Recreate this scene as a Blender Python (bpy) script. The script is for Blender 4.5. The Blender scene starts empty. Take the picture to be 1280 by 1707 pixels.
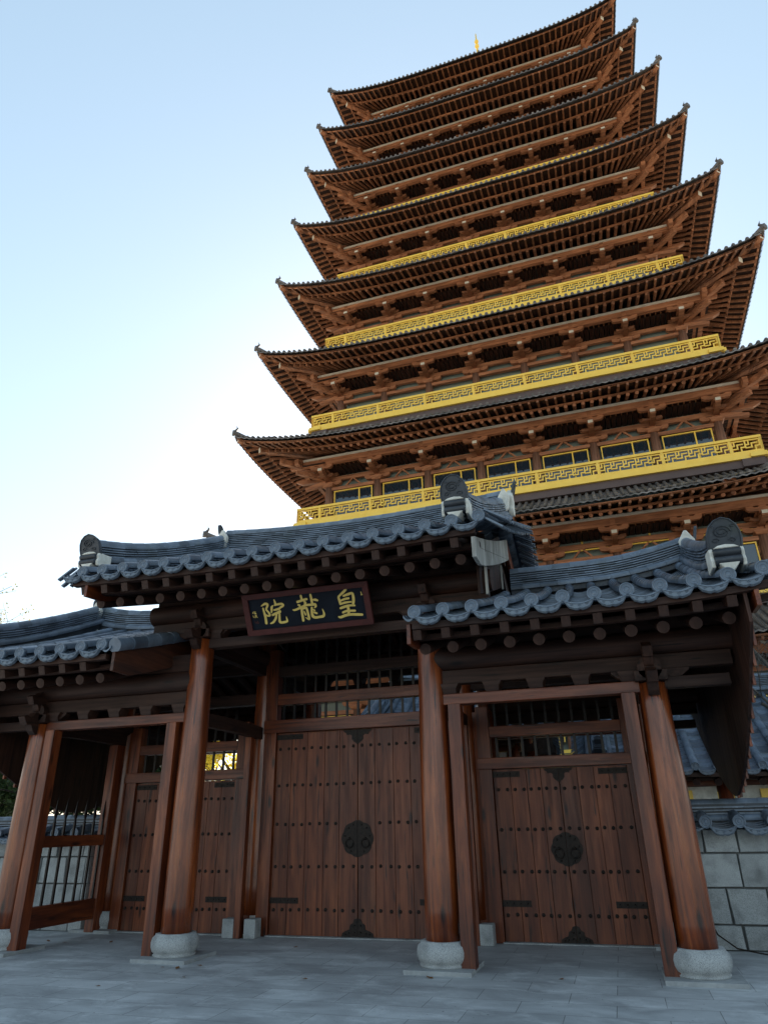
import bpy, math, random
from mathutils import Vector, Matrix
R = math.radians
rnd = random.Random(7)
S = bpy.context.scene
COL = S.collection

# ------------------------------------------------------------------ camera, sky, sun, exposure
cam_d = bpy.data.cameras.new("camera"); cam = bpy.data.objects.new("camera", cam_d); COL.objects.link(cam)
cam_d.sensor_fit = 'HORIZONTAL'; cam_d.sensor_width = 36.0; cam_d.lens = 36.0*1141.83/1280.0
cam_d.clip_start = 0.05; cam_d.clip_end = 4000
cr = Vector((0.95372007, 0.30025509, -0.01627594)); cu = Vector((0.13912431, -0.39262941, 0.90911307)); cf = Vector((-0.26657541, 0.86930376, 0.41623133))
M4 = Matrix((cr, cu, -cf)).transposed().to_4x4(); M4.translation = Vector((2.2766, -9.5874, 1.6)); cam.matrix_world = M4
S.camera = cam
SUN_EL, SUN_AZ = R(26.0), R(-12.5)          # behind the tower, seen from the gate's front; azimuth from +Y towards +X
w = bpy.data.worlds.new("World"); S.world = w; w.use_nodes = True
nt = w.node_tree; nt.nodes.clear()
sky = nt.nodes.new("ShaderNodeTexSky"); sky.sky_type = 'NISHITA'; sky.sun_disc = False
sky.sun_elevation = SUN_EL; sky.sun_rotation = SUN_AZ; sky.altitude = 50; sky.air_density = 1.0; sky.dust_density = 0.4; sky.ozone_density = 1.2
bg = nt.nodes.new("ShaderNodeBackground"); bg.inputs[1].default_value = 0.15
soft = nt.nodes.new("ShaderNodeGamma"); soft.inputs[1].default_value = 0.60     # gamma evens out the sky's glow and lifts the fill light
wo = nt.nodes.new("ShaderNodeOutputWorld"); nt.links.new(sky.outputs[0], soft.inputs[0]); pale = nt.nodes.new("ShaderNodeHueSaturation"); pale.inputs['Saturation'].default_value = 1.0; pale.inputs['Hue'].default_value = 0.484; nt.links.new(soft.outputs[0], pale.inputs['Color']); nt.links.new(pale.outputs[0], bg.inputs[0]); nt.links.new(bg.outputs[0], wo.inputs[0])
sd = bpy.data.lights.new("sun", 'SUN'); sd.energy = 5.0; sd.angle = R(0.5); sd.color = (1.0, 0.93, 0.82)
so = bpy.data.objects.new("sun", sd); COL.objects.link(so)
sdir = Vector((math.sin(SUN_AZ)*math.cos(SUN_EL), math.cos(SUN_AZ)*math.cos(SUN_EL), math.sin(SUN_EL)))
so.rotation_euler = sdir.to_track_quat('Z', 'Y').to_euler(); so.location = sdir*300
S.view_settings.view_transform = 'Standard'; S.view_settings.look = 'None'; S.view_settings.gamma = 1.0
S.view_settings.exposure = 1.68; S.view_settings.use_curve_mapping = False
S.render.engine = 'CYCLES'; S.cycles.use_denoising = True; S.cycles.max_bounces = 8; S.cycles.diffuse_bounces = 5

# ------------------------------------------------------------------ materials
MATS = {}
def new_mat(name):
    m = bpy.data.materials.new(name); m.use_nodes = True; MATS[name] = m
    return m, m.node_tree, m.node_tree.nodes["Principled BSDF"]
def N(nt, t, **kw):
    n = nt.nodes.new(t)
    for k, v in kw.items(): setattr(n, k, v)
    return n
def coords(nt, scale=(1, 1, 1), rot=(0, 0, 0)):
    tc = N(nt, "ShaderNodeTexCoord"); mp = N(nt, "ShaderNodeMapping")
    mp.inputs['Scale'].default_value = scale; mp.inputs['Rotation'].default_value = rot
    nt.links.new(tc.outputs['Object'], mp.inputs[0]); return mp.outputs[0]
def noise(nt, vec, scale, detail=4, rough=.55, dist=0.0):
    n = N(nt, "ShaderNodeTexNoise"); n.inputs['Scale'].default_value = scale; n.inputs['Detail'].default_value = detail
    n.inputs['Roughness'].default_value = rough; n.inputs['Distortion'].default_value = dist
    nt.links.new(vec, n.inputs['Vector']); return n.outputs[0]
def ramp(nt, fac, stops):
    r = N(nt, "ShaderNodeValToRGB"); e = r.color_ramp.elements
    while len(e) < len(stops): e.new(0.5)
    for i, (p, c) in enumerate(stops):
        e[i].position = p; e[i].color = (c[0], c[1], c[2], 1) if isinstance(c, tuple) else (c, c, c, 1)
    nt.links.new(fac, r.inputs[0]); return r.outputs[0]
def mixc(nt, a, b, fac, mode='MIX'):
    m = N(nt, "ShaderNodeMix", data_type='RGBA', blend_type=mode)
    for s, v in ((m.inputs[6], a), (m.inputs[7], b), (m.inputs[0], fac)):
        if isinstance(v, tuple): s.default_value = (*v, 1)
        elif isinstance(v, (int, float)): s.default_value = v if s.type == 'VALUE' else (v, v, v, 1)
        else: nt.links.new(v, s)
    return m.outputs[2]
def island(nt, lo, hi):
    g = N(nt, "ShaderNodeNewGeometry"); mr = N(nt, "ShaderNodeMapRange")
    mr.inputs['To Min'].default_value = lo; mr.inputs['To Max'].default_value = hi
    nt.links.new(g.outputs['Random Per Island'], mr.inputs[0]); return mr.outputs[0]
def scaled(nt, col, val):
    h = N(nt, "ShaderNodeHueSaturation"); nt.links.new(col, h.inputs['Color']); nt.links.new(val, h.inputs['Value']); return h.outputs[0]
def bump(nt, bsdf, h, strength, dist=0.01):
    b = N(nt, "ShaderNodeBump"); b.inputs['Strength'].default_value = strength; b.inputs['Distance'].default_value = dist
    nt.links.new(h, b.inputs['Height']); nt.links.new(b.outputs[0], bsdf.inputs['Normal'])
def wood(name, c0, c1, c2, axis, rough=.5, isl=(.8, 1.15), spec=.5, knots=True, g=1.0):
    m, nt, b = new_mat(name); sc = {'X': (.7, 14, 14), 'Y': (14, .7, 14), 'Z': (14, 14, .7)}[axis]
    v = coords(nt, tuple(s*g for s in sc)); n1 = noise(nt, v, 1.0, 8, .65, .6)
    c = ramp(nt, n1, [(.32, c0), (.52, c1), (.72, c2)])
    v2 = coords(nt, {'X': (.5, 2.2, 2.2), 'Y': (2.2, .5, 2.2), 'Z': (2.2, 2.2, .5)}[axis]); n2 = noise(nt, v2, 1.5, 5, .6)
    c = mixc(nt, c, tuple(x*.8 for x in c0), ramp(nt, n2, [(.47, 0.0), (.68, .72)]))
    c = mixc(nt, c, tuple(min(1, x*1.35) for x in c2), ramp(nt, n2, [(.28, .5), (.42, 0.0)]))
    if knots:
        ks = {'X': (1.2, 4.5, 4.5), 'Y': (4.5, 1.2, 4.5), 'Z': (4.5, 4.5, 1.2)}[axis]
        vo = N(nt, "ShaderNodeTexVoronoi"); vo.inputs['Scale'].default_value = 1.0; nt.links.new(coords(nt, ks), vo.inputs['Vector'])
        c = mixc(nt, c, (c0[0]*.25, c0[1]*.25, c0[2]*.25), ramp(nt, vo.outputs['Distance'], [(.07, .9), (.17, 0.0)]))
    # drying cracks
    n3 = noise(nt, coords(nt, tuple(s*2.2*g for s in sc)), 1.0, 2, .5, .3)
    c = mixc(nt, c, (c0[0]*.2, c0[1]*.2, c0[2]*.2), ramp(nt, n3, [(.29, .85), (.36, 0.0)]))
    nt.links.new(scaled(nt, c, island(nt, *isl)), b.inputs['Base Color'])
    nt.links.new(ramp(nt, n1, [(.3, rough+.15), (.7, rough-.06)]), b.inputs['Roughness']); b.inputs['Specular IOR Level'].default_value = spec
    bump(nt, b, n1, .35, .006); return m
GW = ((.050, .009, .003), (.170, .035, .009), (.285, .070, .018))
for ax in 'XYZ': wood("wood_gate_"+ax, *GW, ax, .38, (.75, 1.2))
wood("wood_column", (.060, .011, .003), (.195, .041, .010), (.330, .085, .022), "Z", .27, (.9, 1.1), .6)
wood("wood_door", (.070, .015, .005), (.145, .034, .010), (.220, .058, .016), 'Z', .48, (.72, 1.25))
DW = ((.018, .007, .005), (.038, .014, .008), (.060, .023, .013))  # darker copy of the gate wood: dark stain plus eave shade in the colour
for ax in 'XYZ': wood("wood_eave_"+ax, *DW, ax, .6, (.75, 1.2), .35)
TW = ((.200, .076, .036), (.385, .152, .070), (.520, .222, .108))
for ax in 'Y': wood("wood_rafter_"+ax, *[tuple(x*.68 for x in c) for c in TW], ax, .6, (.7, 1.2), .35, False, .5)
for ax in 'XYZ': wood("wood_tower_"+ax, *TW, ax, .55, (.78, 1.18), .35, False, .5)
wood("wood_dark_Y", (.030, .009, .005), (.075, .022, .010), (.12, .040, .017), "Y", .5)
wood("wood_bleached", (.20, .19, .17), (.42, .41, .38), (.58, .56, .52), 'Z', .75, (.9, 1.1), .3)
def tile_mat(name, ca, cb, rough):
    m, nt, b = new_mat(name); v = coords(nt)
    n1 = noise(nt, v, 3.2, 5); n2 = noise(nt, v, 22, 4)
    c = ramp(nt, n1, [(.35, ca), (.68, cb)])
    c = mixc(nt, c, tuple(min(1, x*1.9) for x in cb), ramp(nt, n2, [(.60, 0.0), (.78, .5)]))
    c = mixc(nt, c, (.05, .06, .03), ramp(nt, noise(nt, v, 1.3, 4), [(.58, 0.0), (.74, .45)]))
    nt.links.new(scaled(nt, c, island(nt, .62, 1.4)), b.inputs['Base Color'])
    nt.links.new(ramp(nt, n2, [(.3, rough+.1), (.7, rough-.05)]), b.inputs['Roughness']); bump(nt, b, n2, .25, .006)
tile_mat("roof_tile", (.078, .100, .132), (.145, .178, .225), .40)
tile_mat("tower_tile", (.090, .074, .066), (.165, .140, .125), .55)
wood("wood_tower_column", (.11, .050, .030), (.20, .098, .062), (.27, .135, .088), "Z", .55, (.85, 1.15), .35, False, .5)
def plain(name, ca, cb, scale, rough, bs=.2, metal=0.0, isl=None, spec=.5):
    m, nt, b = new_mat(name); n1 = noise(nt, coords(nt), scale, 6, .6); c = ramp(nt, n1, [(.3, ca), (.7, cb)])
    if isl: c = scaled(nt, c, island(nt, *isl))
    nt.links.new(c, b.inputs['Base Color']); b.inputs['Roughness'].default_value = rough; b.inputs['Metallic'].default_value = metal
    b.inputs['Specular IOR Level'].default_value = spec
    bump(nt, b, n1, bs, .01); return m
plain("gold_paint", (.90, .55, .060), (.99, .65, .100), 2.2, .42, .05, isl=(.88, 1.06))
plain("brown_paint", (.085, .055, .050), (.115, .075, .066), 2.0, .7, .1)
plain("joint", (.07, .07, .068), (.13, .13, .125), 9, .9, .2)
plain("plinth_stone", (.22, .225, .225), (.36, .365, .36), 6, .85, .4)
plain("plaster", (.48, .46, .40), (.74, .72, .66), 7, .9, .5)
plain("iron", (.012, .009, .008), (.036, .024, .018), 26, .6, .4, .3, spec=.3)
plain("iron_spike", (.010, .008, .008), (.026, .020, .018), 20, .38, .2, .5)
plain("black_board", (.004, .006, .011), (.007, .011, .020), 6, .65, .05, spec=.15)
plain("red_frame", (.050, .013, .012), (.080, .020, .018), 9, .6, .1, spec=.25)
plain("gold_leaf", (.56, .40, .09), (.66, .50, .14), 30, .45, .1)
plain("white_strip", (.60, .54, .44), (.74, .67, .55), 3, .8, .1)
plain("bark", (.030, .022, .016), (.085, .065, .05), 14, .9, .6)
plain("twig", (.055, .048, .042), (.13, .115, .10), 14, .9, .3)
def granite(name, lo, hi, isl):
    m, nt, b = new_mat(name); v = coords(nt); n1 = noise(nt, v, 120, 3, .7); n2 = noise(nt, v, 4, 5)
    c = ramp(nt, n1, [(.36, lo), (.5, hi), (.66, tuple(min(1, x*1.2) for x in hi))])
    c = mixc(nt, c, tuple(x*.5 for x in lo), ramp(nt, n2, [(.45, 0.0), (.75, .7)])); c = scaled(nt, c, island(nt, *isl))
    nt.links.new(c, b.inputs['Base Color']); b.inputs['Roughness'].default_value = .8; bump(nt, b, mixc(nt, n1, n2, .6), .5, .012)
granite("granite", (.17, .175, .175), (.38, .385, .38), (.95, 1.05))
granite("wall_stone", (.20, .205, .20), (.36, .37, .365), (.75, 1.2))
def glass(name, col, rough, spec=.5):
    m, nt, b = new_mat(name); b.inputs['Base Color'].default_value = (*col, 1); b.inputs['Roughness'].default_value = rough
    b.inputs['Specular IOR Level'].default_value = spec
    n = noise(nt, coords(nt), .7, 1); bump(nt, b, n, .02, .02)
glass("window_glass", (.018, .026, .036), .02, 1.0); glass("panel_glass", (.19, .225, .195), .45, .4)
def leaf_mat(name, ca, cb):
    m, nt, b = new_mat(name); nt.links.new(mixc(nt, ca, cb, island(nt, 0, 1)), b.inputs['Base Color']); b.inputs['Roughness'].default_value = .6
    t = N(nt, "ShaderNodeBsdfTranslucent"); nt.links.new(mixc(nt, ca, cb, island(nt, 0, 1)), t.inputs[0])
    mx = N(nt, "ShaderNodeMixShader"); mx.inputs[0].default_value = .45; o = nt.nodes["Material Output"]
    nt.links.new(b.outputs[0], mx.inputs[1]); nt.links.new(t.outputs[0], mx.inputs[2]); nt.links.new(mx.outputs[0], o.inputs[0])
leaf_mat("leaf_yellow", (.62, .48, .03), (.80, .68, .10)); leaf_mat("leaf_green", (.030, .055, .018), (.07, .11, .035))
leaf_mat("leaf_pale", (.16, .15, .06), (.30, .26, .12)); leaf_mat("leaf_brown", (.16, .06, .02), (.34, .15, .04))
def paving():
    m, nt, b = new_mat("paving"); v = coords(nt)
    br = N(nt, "ShaderNodeTexBrick"); br.offset = .5; br.inputs['Scale'].default_value = 1.0; br.inputs['Brick Width'].default_value = .9
    br.inputs['Row Height'].default_value = .46; br.inputs['Mortar Size'].default_value = .005; br.inputs['Mortar Smooth'].default_value = .3
    br.inputs['Color1'].default_value = (.43, .44, .44, 1); br.inputs['Color2'].default_value = (.52, .53, .53, 1); br.inputs['Mortar'].default_value = (.20, .20, .195, 1)
    mp = N(nt, "ShaderNodeMapping"); mp.inputs['Location'].default_value = (.25, .04, 0); nt.links.new(v, mp.inputs[0]); nt.links.new(mp.outputs[0], br.inputs[0])
    c = br.outputs['Color']
    st = noise(nt, coords(nt, (.9, 1.5, 1)), 1.0, 9, .66, .5)
    c = mixc(nt, c, (.20, .205, .21), ramp(nt, st, [(.38, .62), (.62, 0.0)]))
    c = mixc(nt, c, (.74, .75, .74), ramp(nt, noise(nt, coords(nt, (1, 1.6, 1)), 1.7, 8, .72, .4), [(.52, 0.0), (.72, .6)]))
    c = mixc(nt, c, (.02, .02, .02), ramp(nt, noise(nt, v, 26, 2, .5), [(.24, .8), (.30, 0.0)]))
    c = mixc(nt, c, mixc(nt, (.8, .8, .8), (1.15, 1.15, 1.15), noise(nt, v, 140, 2)), .8, 'MULTIPLY')
    nt.links.new(c, b.inputs['Base Color']); nt.links.new(ramp(nt, st, [(.35, .62), (.7, .8)]), b.inputs['Roughness'])
    bump(nt, b, mixc(nt, 1.0, br.outputs['Fac'], 1.0, 'SUBTRACT'), .4, .006)
paving()
def soil():
    m, nt, b = new_mat("soil"); v = coords(nt); c = ramp(nt, noise(nt, v, .35, 8), [(.35, (.32, .28, .22)), (.65, (.42, .38, .30))])
    nt.links.new(c, b.inputs['Base Color']); b.inputs['Roughness'].default_value = .95; bump(nt, b, noise(nt, v, 9, 6), .5, .03)
soil()

# ------------------------------------------------------------------ mesh builder
class MB:
    def __init__(s, xf=None): s.v = []; s.f = []; s.mi = []; s.sm = []; s.xf = xf
    def add(s, vs, fs, m=0, sm=False):
        o = len(s.v); s.v += [s.xf(*p) for p in vs] if s.xf else [tuple(p) for p in vs]
        for f in fs: s.f.append([i+o for i in f]); s.mi.append(m); s.sm.append(sm)
    def box(s, x0, x1, y0, y1, z0, z1, m=0):
        s.add([(x0, y0, z0), (x1, y0, z0), (x1, y1, z0), (x0, y1, z0), (x0, y0, z1), (x1, y0, z1), (x1, y1, z1), (x0, y1, z1)],
              [(0, 3, 2, 1), (4, 5, 6, 7), (0, 1, 5, 4), (1, 2, 6, 5), (2, 3, 7, 6), (3, 0, 4, 7)], m)
    def bar(s, p, q, wd, ht, m=0, up=(0, 0, 1), w2=None, h2=None):
        p, q = Vector(p), Vector(q); d = (q-p).normalized(); r = d.cross(Vector(up)).normalized(); u = r.cross(d)
        vs = []
        for c, a, b in ((p, wd, ht), (q, w2 or wd, h2 or ht)):
            vs += [c-r*a/2-u*b/2, c+r*a/2-u*b/2, c+r*a/2+u*b/2, c-r*a/2+u*b/2]
        s.add(vs, [(3, 2, 1, 0), (4, 5, 6, 7), (0, 1, 5, 4), (1, 2, 6, 5), (2, 3, 7, 6), (3, 0, 4, 7)], m)
    def tube(s, pts, rad, n=10, m=0, caps=True, a0=0.0, a1=360.0, up=(0, 0, 1), sm=True, capm=None):
        pts = [Vector(p) for p in pts]; rads = rad if isinstance(rad, (list, tuple)) else [rad]*len(pts)
        full = abs(a1-a0) >= 359.9; k = n if full else n+1; vs = []; fs = []
        for i, p in enumerate(pts):
            d = (pts[min(i+1, len(pts)-1)]-pts[max(i-1, 0)]).normalized(); r = d.cross(Vector(up))
            r = Vector((1, 0, 0)) if r.length < 1e-5 else r.normalized(); u = r.cross(d)
            for j in range(k):
                a = R(a0+(a1-a0)*j/n); vs.append(p+(r*math.cos(a)+u*math.sin(a))*rads[i])
        for i in range(len(pts)-1):
            for j in range(n):
                a, b = i*k+j, i*k+(j+1) % k; fs.append((a, b, b+k, a+k))
        s.add(vs, fs, m, sm)
        if caps:
            o = len(pts)*k
            s.add([vs[j] for j in range(k)], [tuple(range(k))[::-1]], m if capm is None else capm)
            s.add([vs[o-k+j] for j in range(k)], [tuple(range(k))], m if capm is None else capm)
    def lathe(s, prof, c, n=16, axis='Z', m=0):
        c = Vector(c); vs = []; fs = []
        for r, h in prof:
            for j in range(n):
                a = 2*math.pi*j/n; x, y = r*math.cos(a), r*math.sin(a)
                vs.append(c+(Vector((x, y, h)) if axis == 'Z' else Vector((x, -h, y)) if axis == 'Y' else Vector((h, x, y))))
        for i in range(len(prof)-1):
            for j in range(n):
                a, b = i*n+j, i*n+(j+1) % n; fs.append((a, b, b+n, a+n))
        fs.append(tuple(range(n))[::-1]); fs.append(tuple(range((len(prof)-1)*n, len(prof)*n)))
        s.add(vs, fs, m, True)
    def prism(s, poly, axis, d0, d1, m=0):
        f = {'X': lambda u, v, d: (d, u, v), 'Y': lambda u, v, d: (u, d, v), 'Z': lambda u, v, d: (u, v, d)}[axis]; n = len(poly)
        s.add([f(u, v, d0) for u, v in poly]+[f(u, v, d1) for u, v in poly],
              [tuple(range(n))[::-1], tuple(range(n, 2*n))]+[(i, (i+1) % n, (i+1) % n+n, i+n) for i in range(n)], m)
    def grid(s, rows, m=0, sm=True):
        n = len(rows[0]); s.add([p for r in rows for p in r], [(i*n+j, i*n+j+1, (i+1)*n+j+1, (i+1)*n+j) for i in range(len(rows)-1) for j in range(n-1)], m, sm)
    def mesh(s, name, mats):
        me = bpy.data.meshes.new(name); me.from_pydata(s.v, [], s.f)
        for m in ([mats] if isinstance(mats, str) else mats): me.materials.append(MATS[m])
        me.polygons.foreach_set("material_index", s.mi); me.polygons.foreach_set("use_smooth", s.sm); me.update(); return me
def tag(o, label=None, cat=None, group=None, kind=None):
    for k, v in (("label", label), ("category", cat), ("group", group), ("kind", kind)):
        if v: o[k] = v
    return o
def link(name, me, parent=None, loc=None, bevel=0, **kw):
    o = bpy.data.objects.new(name, me); COL.objects.link(o)
    if parent: o.parent = parent
    if loc: o.location = loc
    if bevel:
        b = o.modifiers.new("edge", 'BEVEL'); b.width = bevel; b.segments = 2; b.limit_method = 'ANGLE'; b.angle_limit = R(40)
    return tag(o, **kw)
def part(name, mb, mats, parent=None, **kw): return link(name, mb.mesh(name, mats), parent, **kw)
def copy_to(o, parent, loc):
    c = o.copy(); COL.objects.link(c); c.parent = parent; c.location = loc; return c
def thing(name, label, cat, loc=(0, 0, 0), rotz=0.0, group=None):
    o = bpy.data.objects.new(name, None); COL.objects.link(o); o.location = loc; o.rotation_euler = (0, 0, rotz)
    return tag(o, label, cat, group)

# ------------------------------------------------------------------ the ground
def sheet(name, x0, x1, y0, y1, z, mat, n=1):
    mb = MB(); mb.grid([[(x0+(x1-x0)*i/n, y0+(y1-y0)*j/n, z) for i in range(n+1)] for j in range(n+1)], 0, False)
    return part(name, mb, mat, kind='structure')
sheet("ground", -1500, 1500, -1500, 1500, -0.004, "soil")
sheet("pavement", -24, 26, -30, 26, 0.0, "paving")

# ------------------------------------------------------------------ tiled gable roofs
tile_mat("ornament_tile", (.022, .026, .033), (.045, .052, .064), .5)
class Roof:
    """a gable roof with its ridge along X: cover tiles at xs, verges at x0 and x1, eaves at yf and its mirror"""
    def __init__(s, xs, x0, x1, ze, rise, yf=-1.5, yrid=2.28, ll=.1, lr=.1, sag=None):
        s.sag = sag or (lambda x: 0.0)
        s.xs, s.x0, s.x1, s.ze, s.rise, s.yf, s.yrid, s.ll, s.lr = xs, x0, x1, ze, rise, yf, yrid, ll, lr; s.yr = 2*yrid-yf; s.p = xs[1]-xs[0]
    def lift(s, x):
        t = (x-s.x0)/(s.x1-s.x0); return s.lr*max(0, (t-.4)/.6)**3+s.ll*max(0, (.6-t)/.6)**3
    def z(s, x, y):
        u = max(0, min(1, min(y-s.yf, s.yr-y)/(s.yrid-s.yf))); return s.ze+s.rise*(.88*u+.12*u*u)+s.lift(x)*(1-u)+s.sag(x)*u*u
def round_tile_mesh():
    mb = MB(); mb.lathe([(.0005, .007), (.022, .007), (.026, .002), (.034, .002), (.037, .010), (.043, .010), (.046, .001), (.069, .001), (.072, .012), (.083, .012), (.086, .0), (.086, -.05)], (0, 0, 0), 20, 'Y'); return mb.mesh("round_end_tile", "roof_tile")
def pendant_tile_mesh(hw):
    mb = MB(); n = 12; top = []; bot = []
    for i in range(n+1):
        t = -1+2*i/n; top.append((hw*t, -.048-.050*(1-t*t))); bot.append((hw*t*.98, -.072-.100*(1-abs(t)**3.4)-(.012*abs(math.sin(t*7))*(1-t*t))))
    mb.prism(top+bot[::-1], 'Y', -.012, .022); rim = [(x, -.02, z+.012) for x, z in bot]
    mb.tube(rim, .007, 6); mb.tube([(x, -.018, z-.01) for x, z in top], .006, 6)
    for cx in (-.085, 0, .085):
        zc = -.128 if cx == 0 else -.115
        mb.tube([(cx+.022*math.cos(a*.7)*(1-a/14), -.016, zc+.018*math.sin(a*.7)*(1-a/14)) for a in range(12)], .0045, 5)
    return mb.mesh("pendant_tile", "roof_tile")
ROUND = round_tile_mesh(); PEND = pendant_tile_mesh(.176)
def tiles(r, parent, step=.36, rear=True, ends=True, course=.125, label=None):
    mb = MB(); ys = []
    xs = r.xs; edges = [(xs[i], xs[i+1]) for i in range(len(xs)-1)]
    if xs[0]-r.x0 > .12: edges.insert(0, (r.x0, xs[0]))
    if r.x1-xs[-1] > .12: edges.append((xs[-1], r.x1))
    for side in ((1, -1) if rear else (1,)):
        Y = (lambda d: r.yf+d) if side == 1 else (lambda d: r.yr-d)
        L = r.yrid-r.yf-.06
        for x in xs:
            d = 0.0
            while d < L:
                d2 = min(d+step, L); pts = [(x, Y(d), r.z(x, Y(d))+.004), (x, Y(d2+.012), r.z(x, Y(d2))+.004)]
                mb.tube(pts, [.0805, .0785], 9, 0, False, -12, 192, sm=True); d = d2
        for a, b in edges:
            d = 0.0; k = [(t, -.045-.060*(1-t*t)) for t in (-1, -.6, -.2, .2, .6, 1)]
            while d < L:
                d2 = min(d+course, L)
                row = lambda dd, o: [(a+(b-a)*(t+1)/2, Y(dd), r.z(a+(b-a)*(t+1)/2, Y(dd))+h+o) for t, h in k]
                mb.grid([row(d, -.012), row(d, .016), row(d2+.01, .002)], 0, False); d = d2
    o = part("roof", mb, "roof_tile", parent, label=label)
    if ends:
        for x in xs: link("round_end_tile", ROUND, o, (x, r.yf-.01, r.z(x, r.yf)))
        for a, b in edges:
            if b-a > .25: link("pendant_tile", PEND, o, ((a+b)/2, r.yf-.015, r.z((a+b)/2, r.yf)))
    return o
def eaves(r, roof, rafters=True, wm="wood_eave_"):
    """boards, soffit and rafters under the front and the rear slope"""
    seg = [r.x0+.1+(r.x1-r.x0-.2)*i/14 for i in range(15)]
    for side in (1, -1):
        ub = MB(); lb = MB(); so = MB(); s2 = MB()
        Y = (lambda d: r.yf+d) if side == 1 else (lambda d: r.yr-d)
        def strip(mb, d0, d1, z0, z1):
            vs = []
            for x in seg: zl = r.ze+r.lift(x); vs += [(x, Y(d0), zl+z0), (x, Y(d1), zl+z0), (x, Y(d1), zl+z1), (x, Y(d0), zl+z1)]
            n = len(seg); mb.add(vs, [(i*4+j, i*4+(j+1) % 4, i*4+4+(j+1) % 4, i*4+4+j) for i in range(n-1) for j in range(4)]+[(0, 1, 2, 3), (n*4-1, n*4-2, n*4-3, n*4-4)])
        strip(ub, .05, .15, -.205, -.125); strip(lb, .395, .485, -.258, -.192)
        for a, b in zip(seg, seg[1:]):
            za, zb = r.lift(a), r.lift(b)
            so.grid([[(a, Y(.06), r.ze+za-.19), (b, Y(.06), r.ze+zb-.19)], [(a, Y(.9), r.ze+za+.11), (b, Y(.9), r.ze+zb+.11)], [(a, Y(.905), r.ze+za-.16), (b, Y(.905), r.ze+zb-.16)]])
            s2.grid([[(a, Y(.48), r.ze+za-.262), (b, Y(.48), r.ze+zb-.262)], [(a, Y(r.yrid-r.yf), r.ze+.80), (b, Y(r.yrid-r.yf), r.ze+.80)]])
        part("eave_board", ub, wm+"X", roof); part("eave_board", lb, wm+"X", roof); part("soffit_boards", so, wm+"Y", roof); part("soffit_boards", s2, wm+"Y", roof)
    if not rafters: return
    ra = MB(); ra.tube([(0, 0, 0), (0, 3.26, 1.076)], .074, 12, 0, True, capm=1); rm = ra.mesh("rafter", [wm+"Y", wm+"Z"])
    fa = MB(); fa.bar((0, 0, 0), (0, 1.1, .40), .105, .125, 0); fm = fa.mesh("flying_rafter", [wm+"Y"])
    for side in (1, -1):
        for x in r.xs:
            if x < r.x0+.12 or x > r.x1-.2: continue
            for nm, me, d, h in (("rafter", rm, .5, -.36), ("flying_rafter", fm, .1, -.27)):
                o = link(nm, me, roof, (x, r.yf+d if side == 1 else r.yr-d, r.ze+r.lift(x)*.9+h))
                if side == -1: o.rotation_euler = (0, 0, math.pi)
def ridge(pts, roof, name="ridge", wd=.22, courses=5, base=.07, top=.09, h0=0.0):
    """a stack of flat tile courses on a bed of lengthwise cover tiles, topped by a row of cover tiles; pts is the bed line"""
    mb = MB(); P = [Vector(p) for p in pts]; cum = [0]
    for a, b in zip(P, P[1:]): cum.append(cum[-1]+(b-a).length)
    def at(d):
        d = max(0, min(cum[-1], d))
        for i in range(len(P)-1):
            if d <= cum[i+1]+1e-9: return P[i].lerp(P[i+1], (d-cum[i])/max(1e-9, cum[i+1]-cum[i]))
        return P[-1]
    T = cum[-1]; lat = Vector(((P[-1]-P[0]).y, -(P[-1]-P[0]).x, 0)).normalized(); up = Vector((0, 0, 1))
    def run(off, ph, fn, ln):
        d = -ph*ln
        while d < T-.02:
            a, b = max(0, d), min(T, d+ln-.004)
            if b-a > .03: fn(at(a)+off, at(b)+off)
            d += ln
    for sgn in (-1, 1):
        run(lat*sgn*(wd/2-.02)+up*.01, .3 if sgn > 0 else .6, lambda a, b: mb.tube([a, b], [base, base*.94], 8, 0, True, -30, 210), .3)
    z = base-.01; cz = z+.02*courses+.02
    run(up*(base-.085), 0, lambda a, b: mb.bar(a, b+(b-a)*.02, wd-.01, .20, 1), .3)
    run(up*cz, 0, lambda a, b: mb.bar(a, b+(b-a)*.02, wd-.075, .042*courses+.02, 1), .3)
    z += .012
    for k in range(courses):
        ww = wd+.035-.006*k
        def brick(a, b):
            j = rnd.uniform(-.007, .007); mb.bar(a+lat*j, b+lat*j+up*rnd.uniform(-.002, .002), ww, .021)
        run(up*(z+.012), rnd.random(), brick, .27); z += .042
    run(up*(z+.005), .5, lambda a, b: mb.tube([a, b+(b-a)*.02], [top, top*.93], 10, 0, True, -15, 195), .3)
    return part(name, mb, ["roof_tile", "ornament_tile"], roof)
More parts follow.
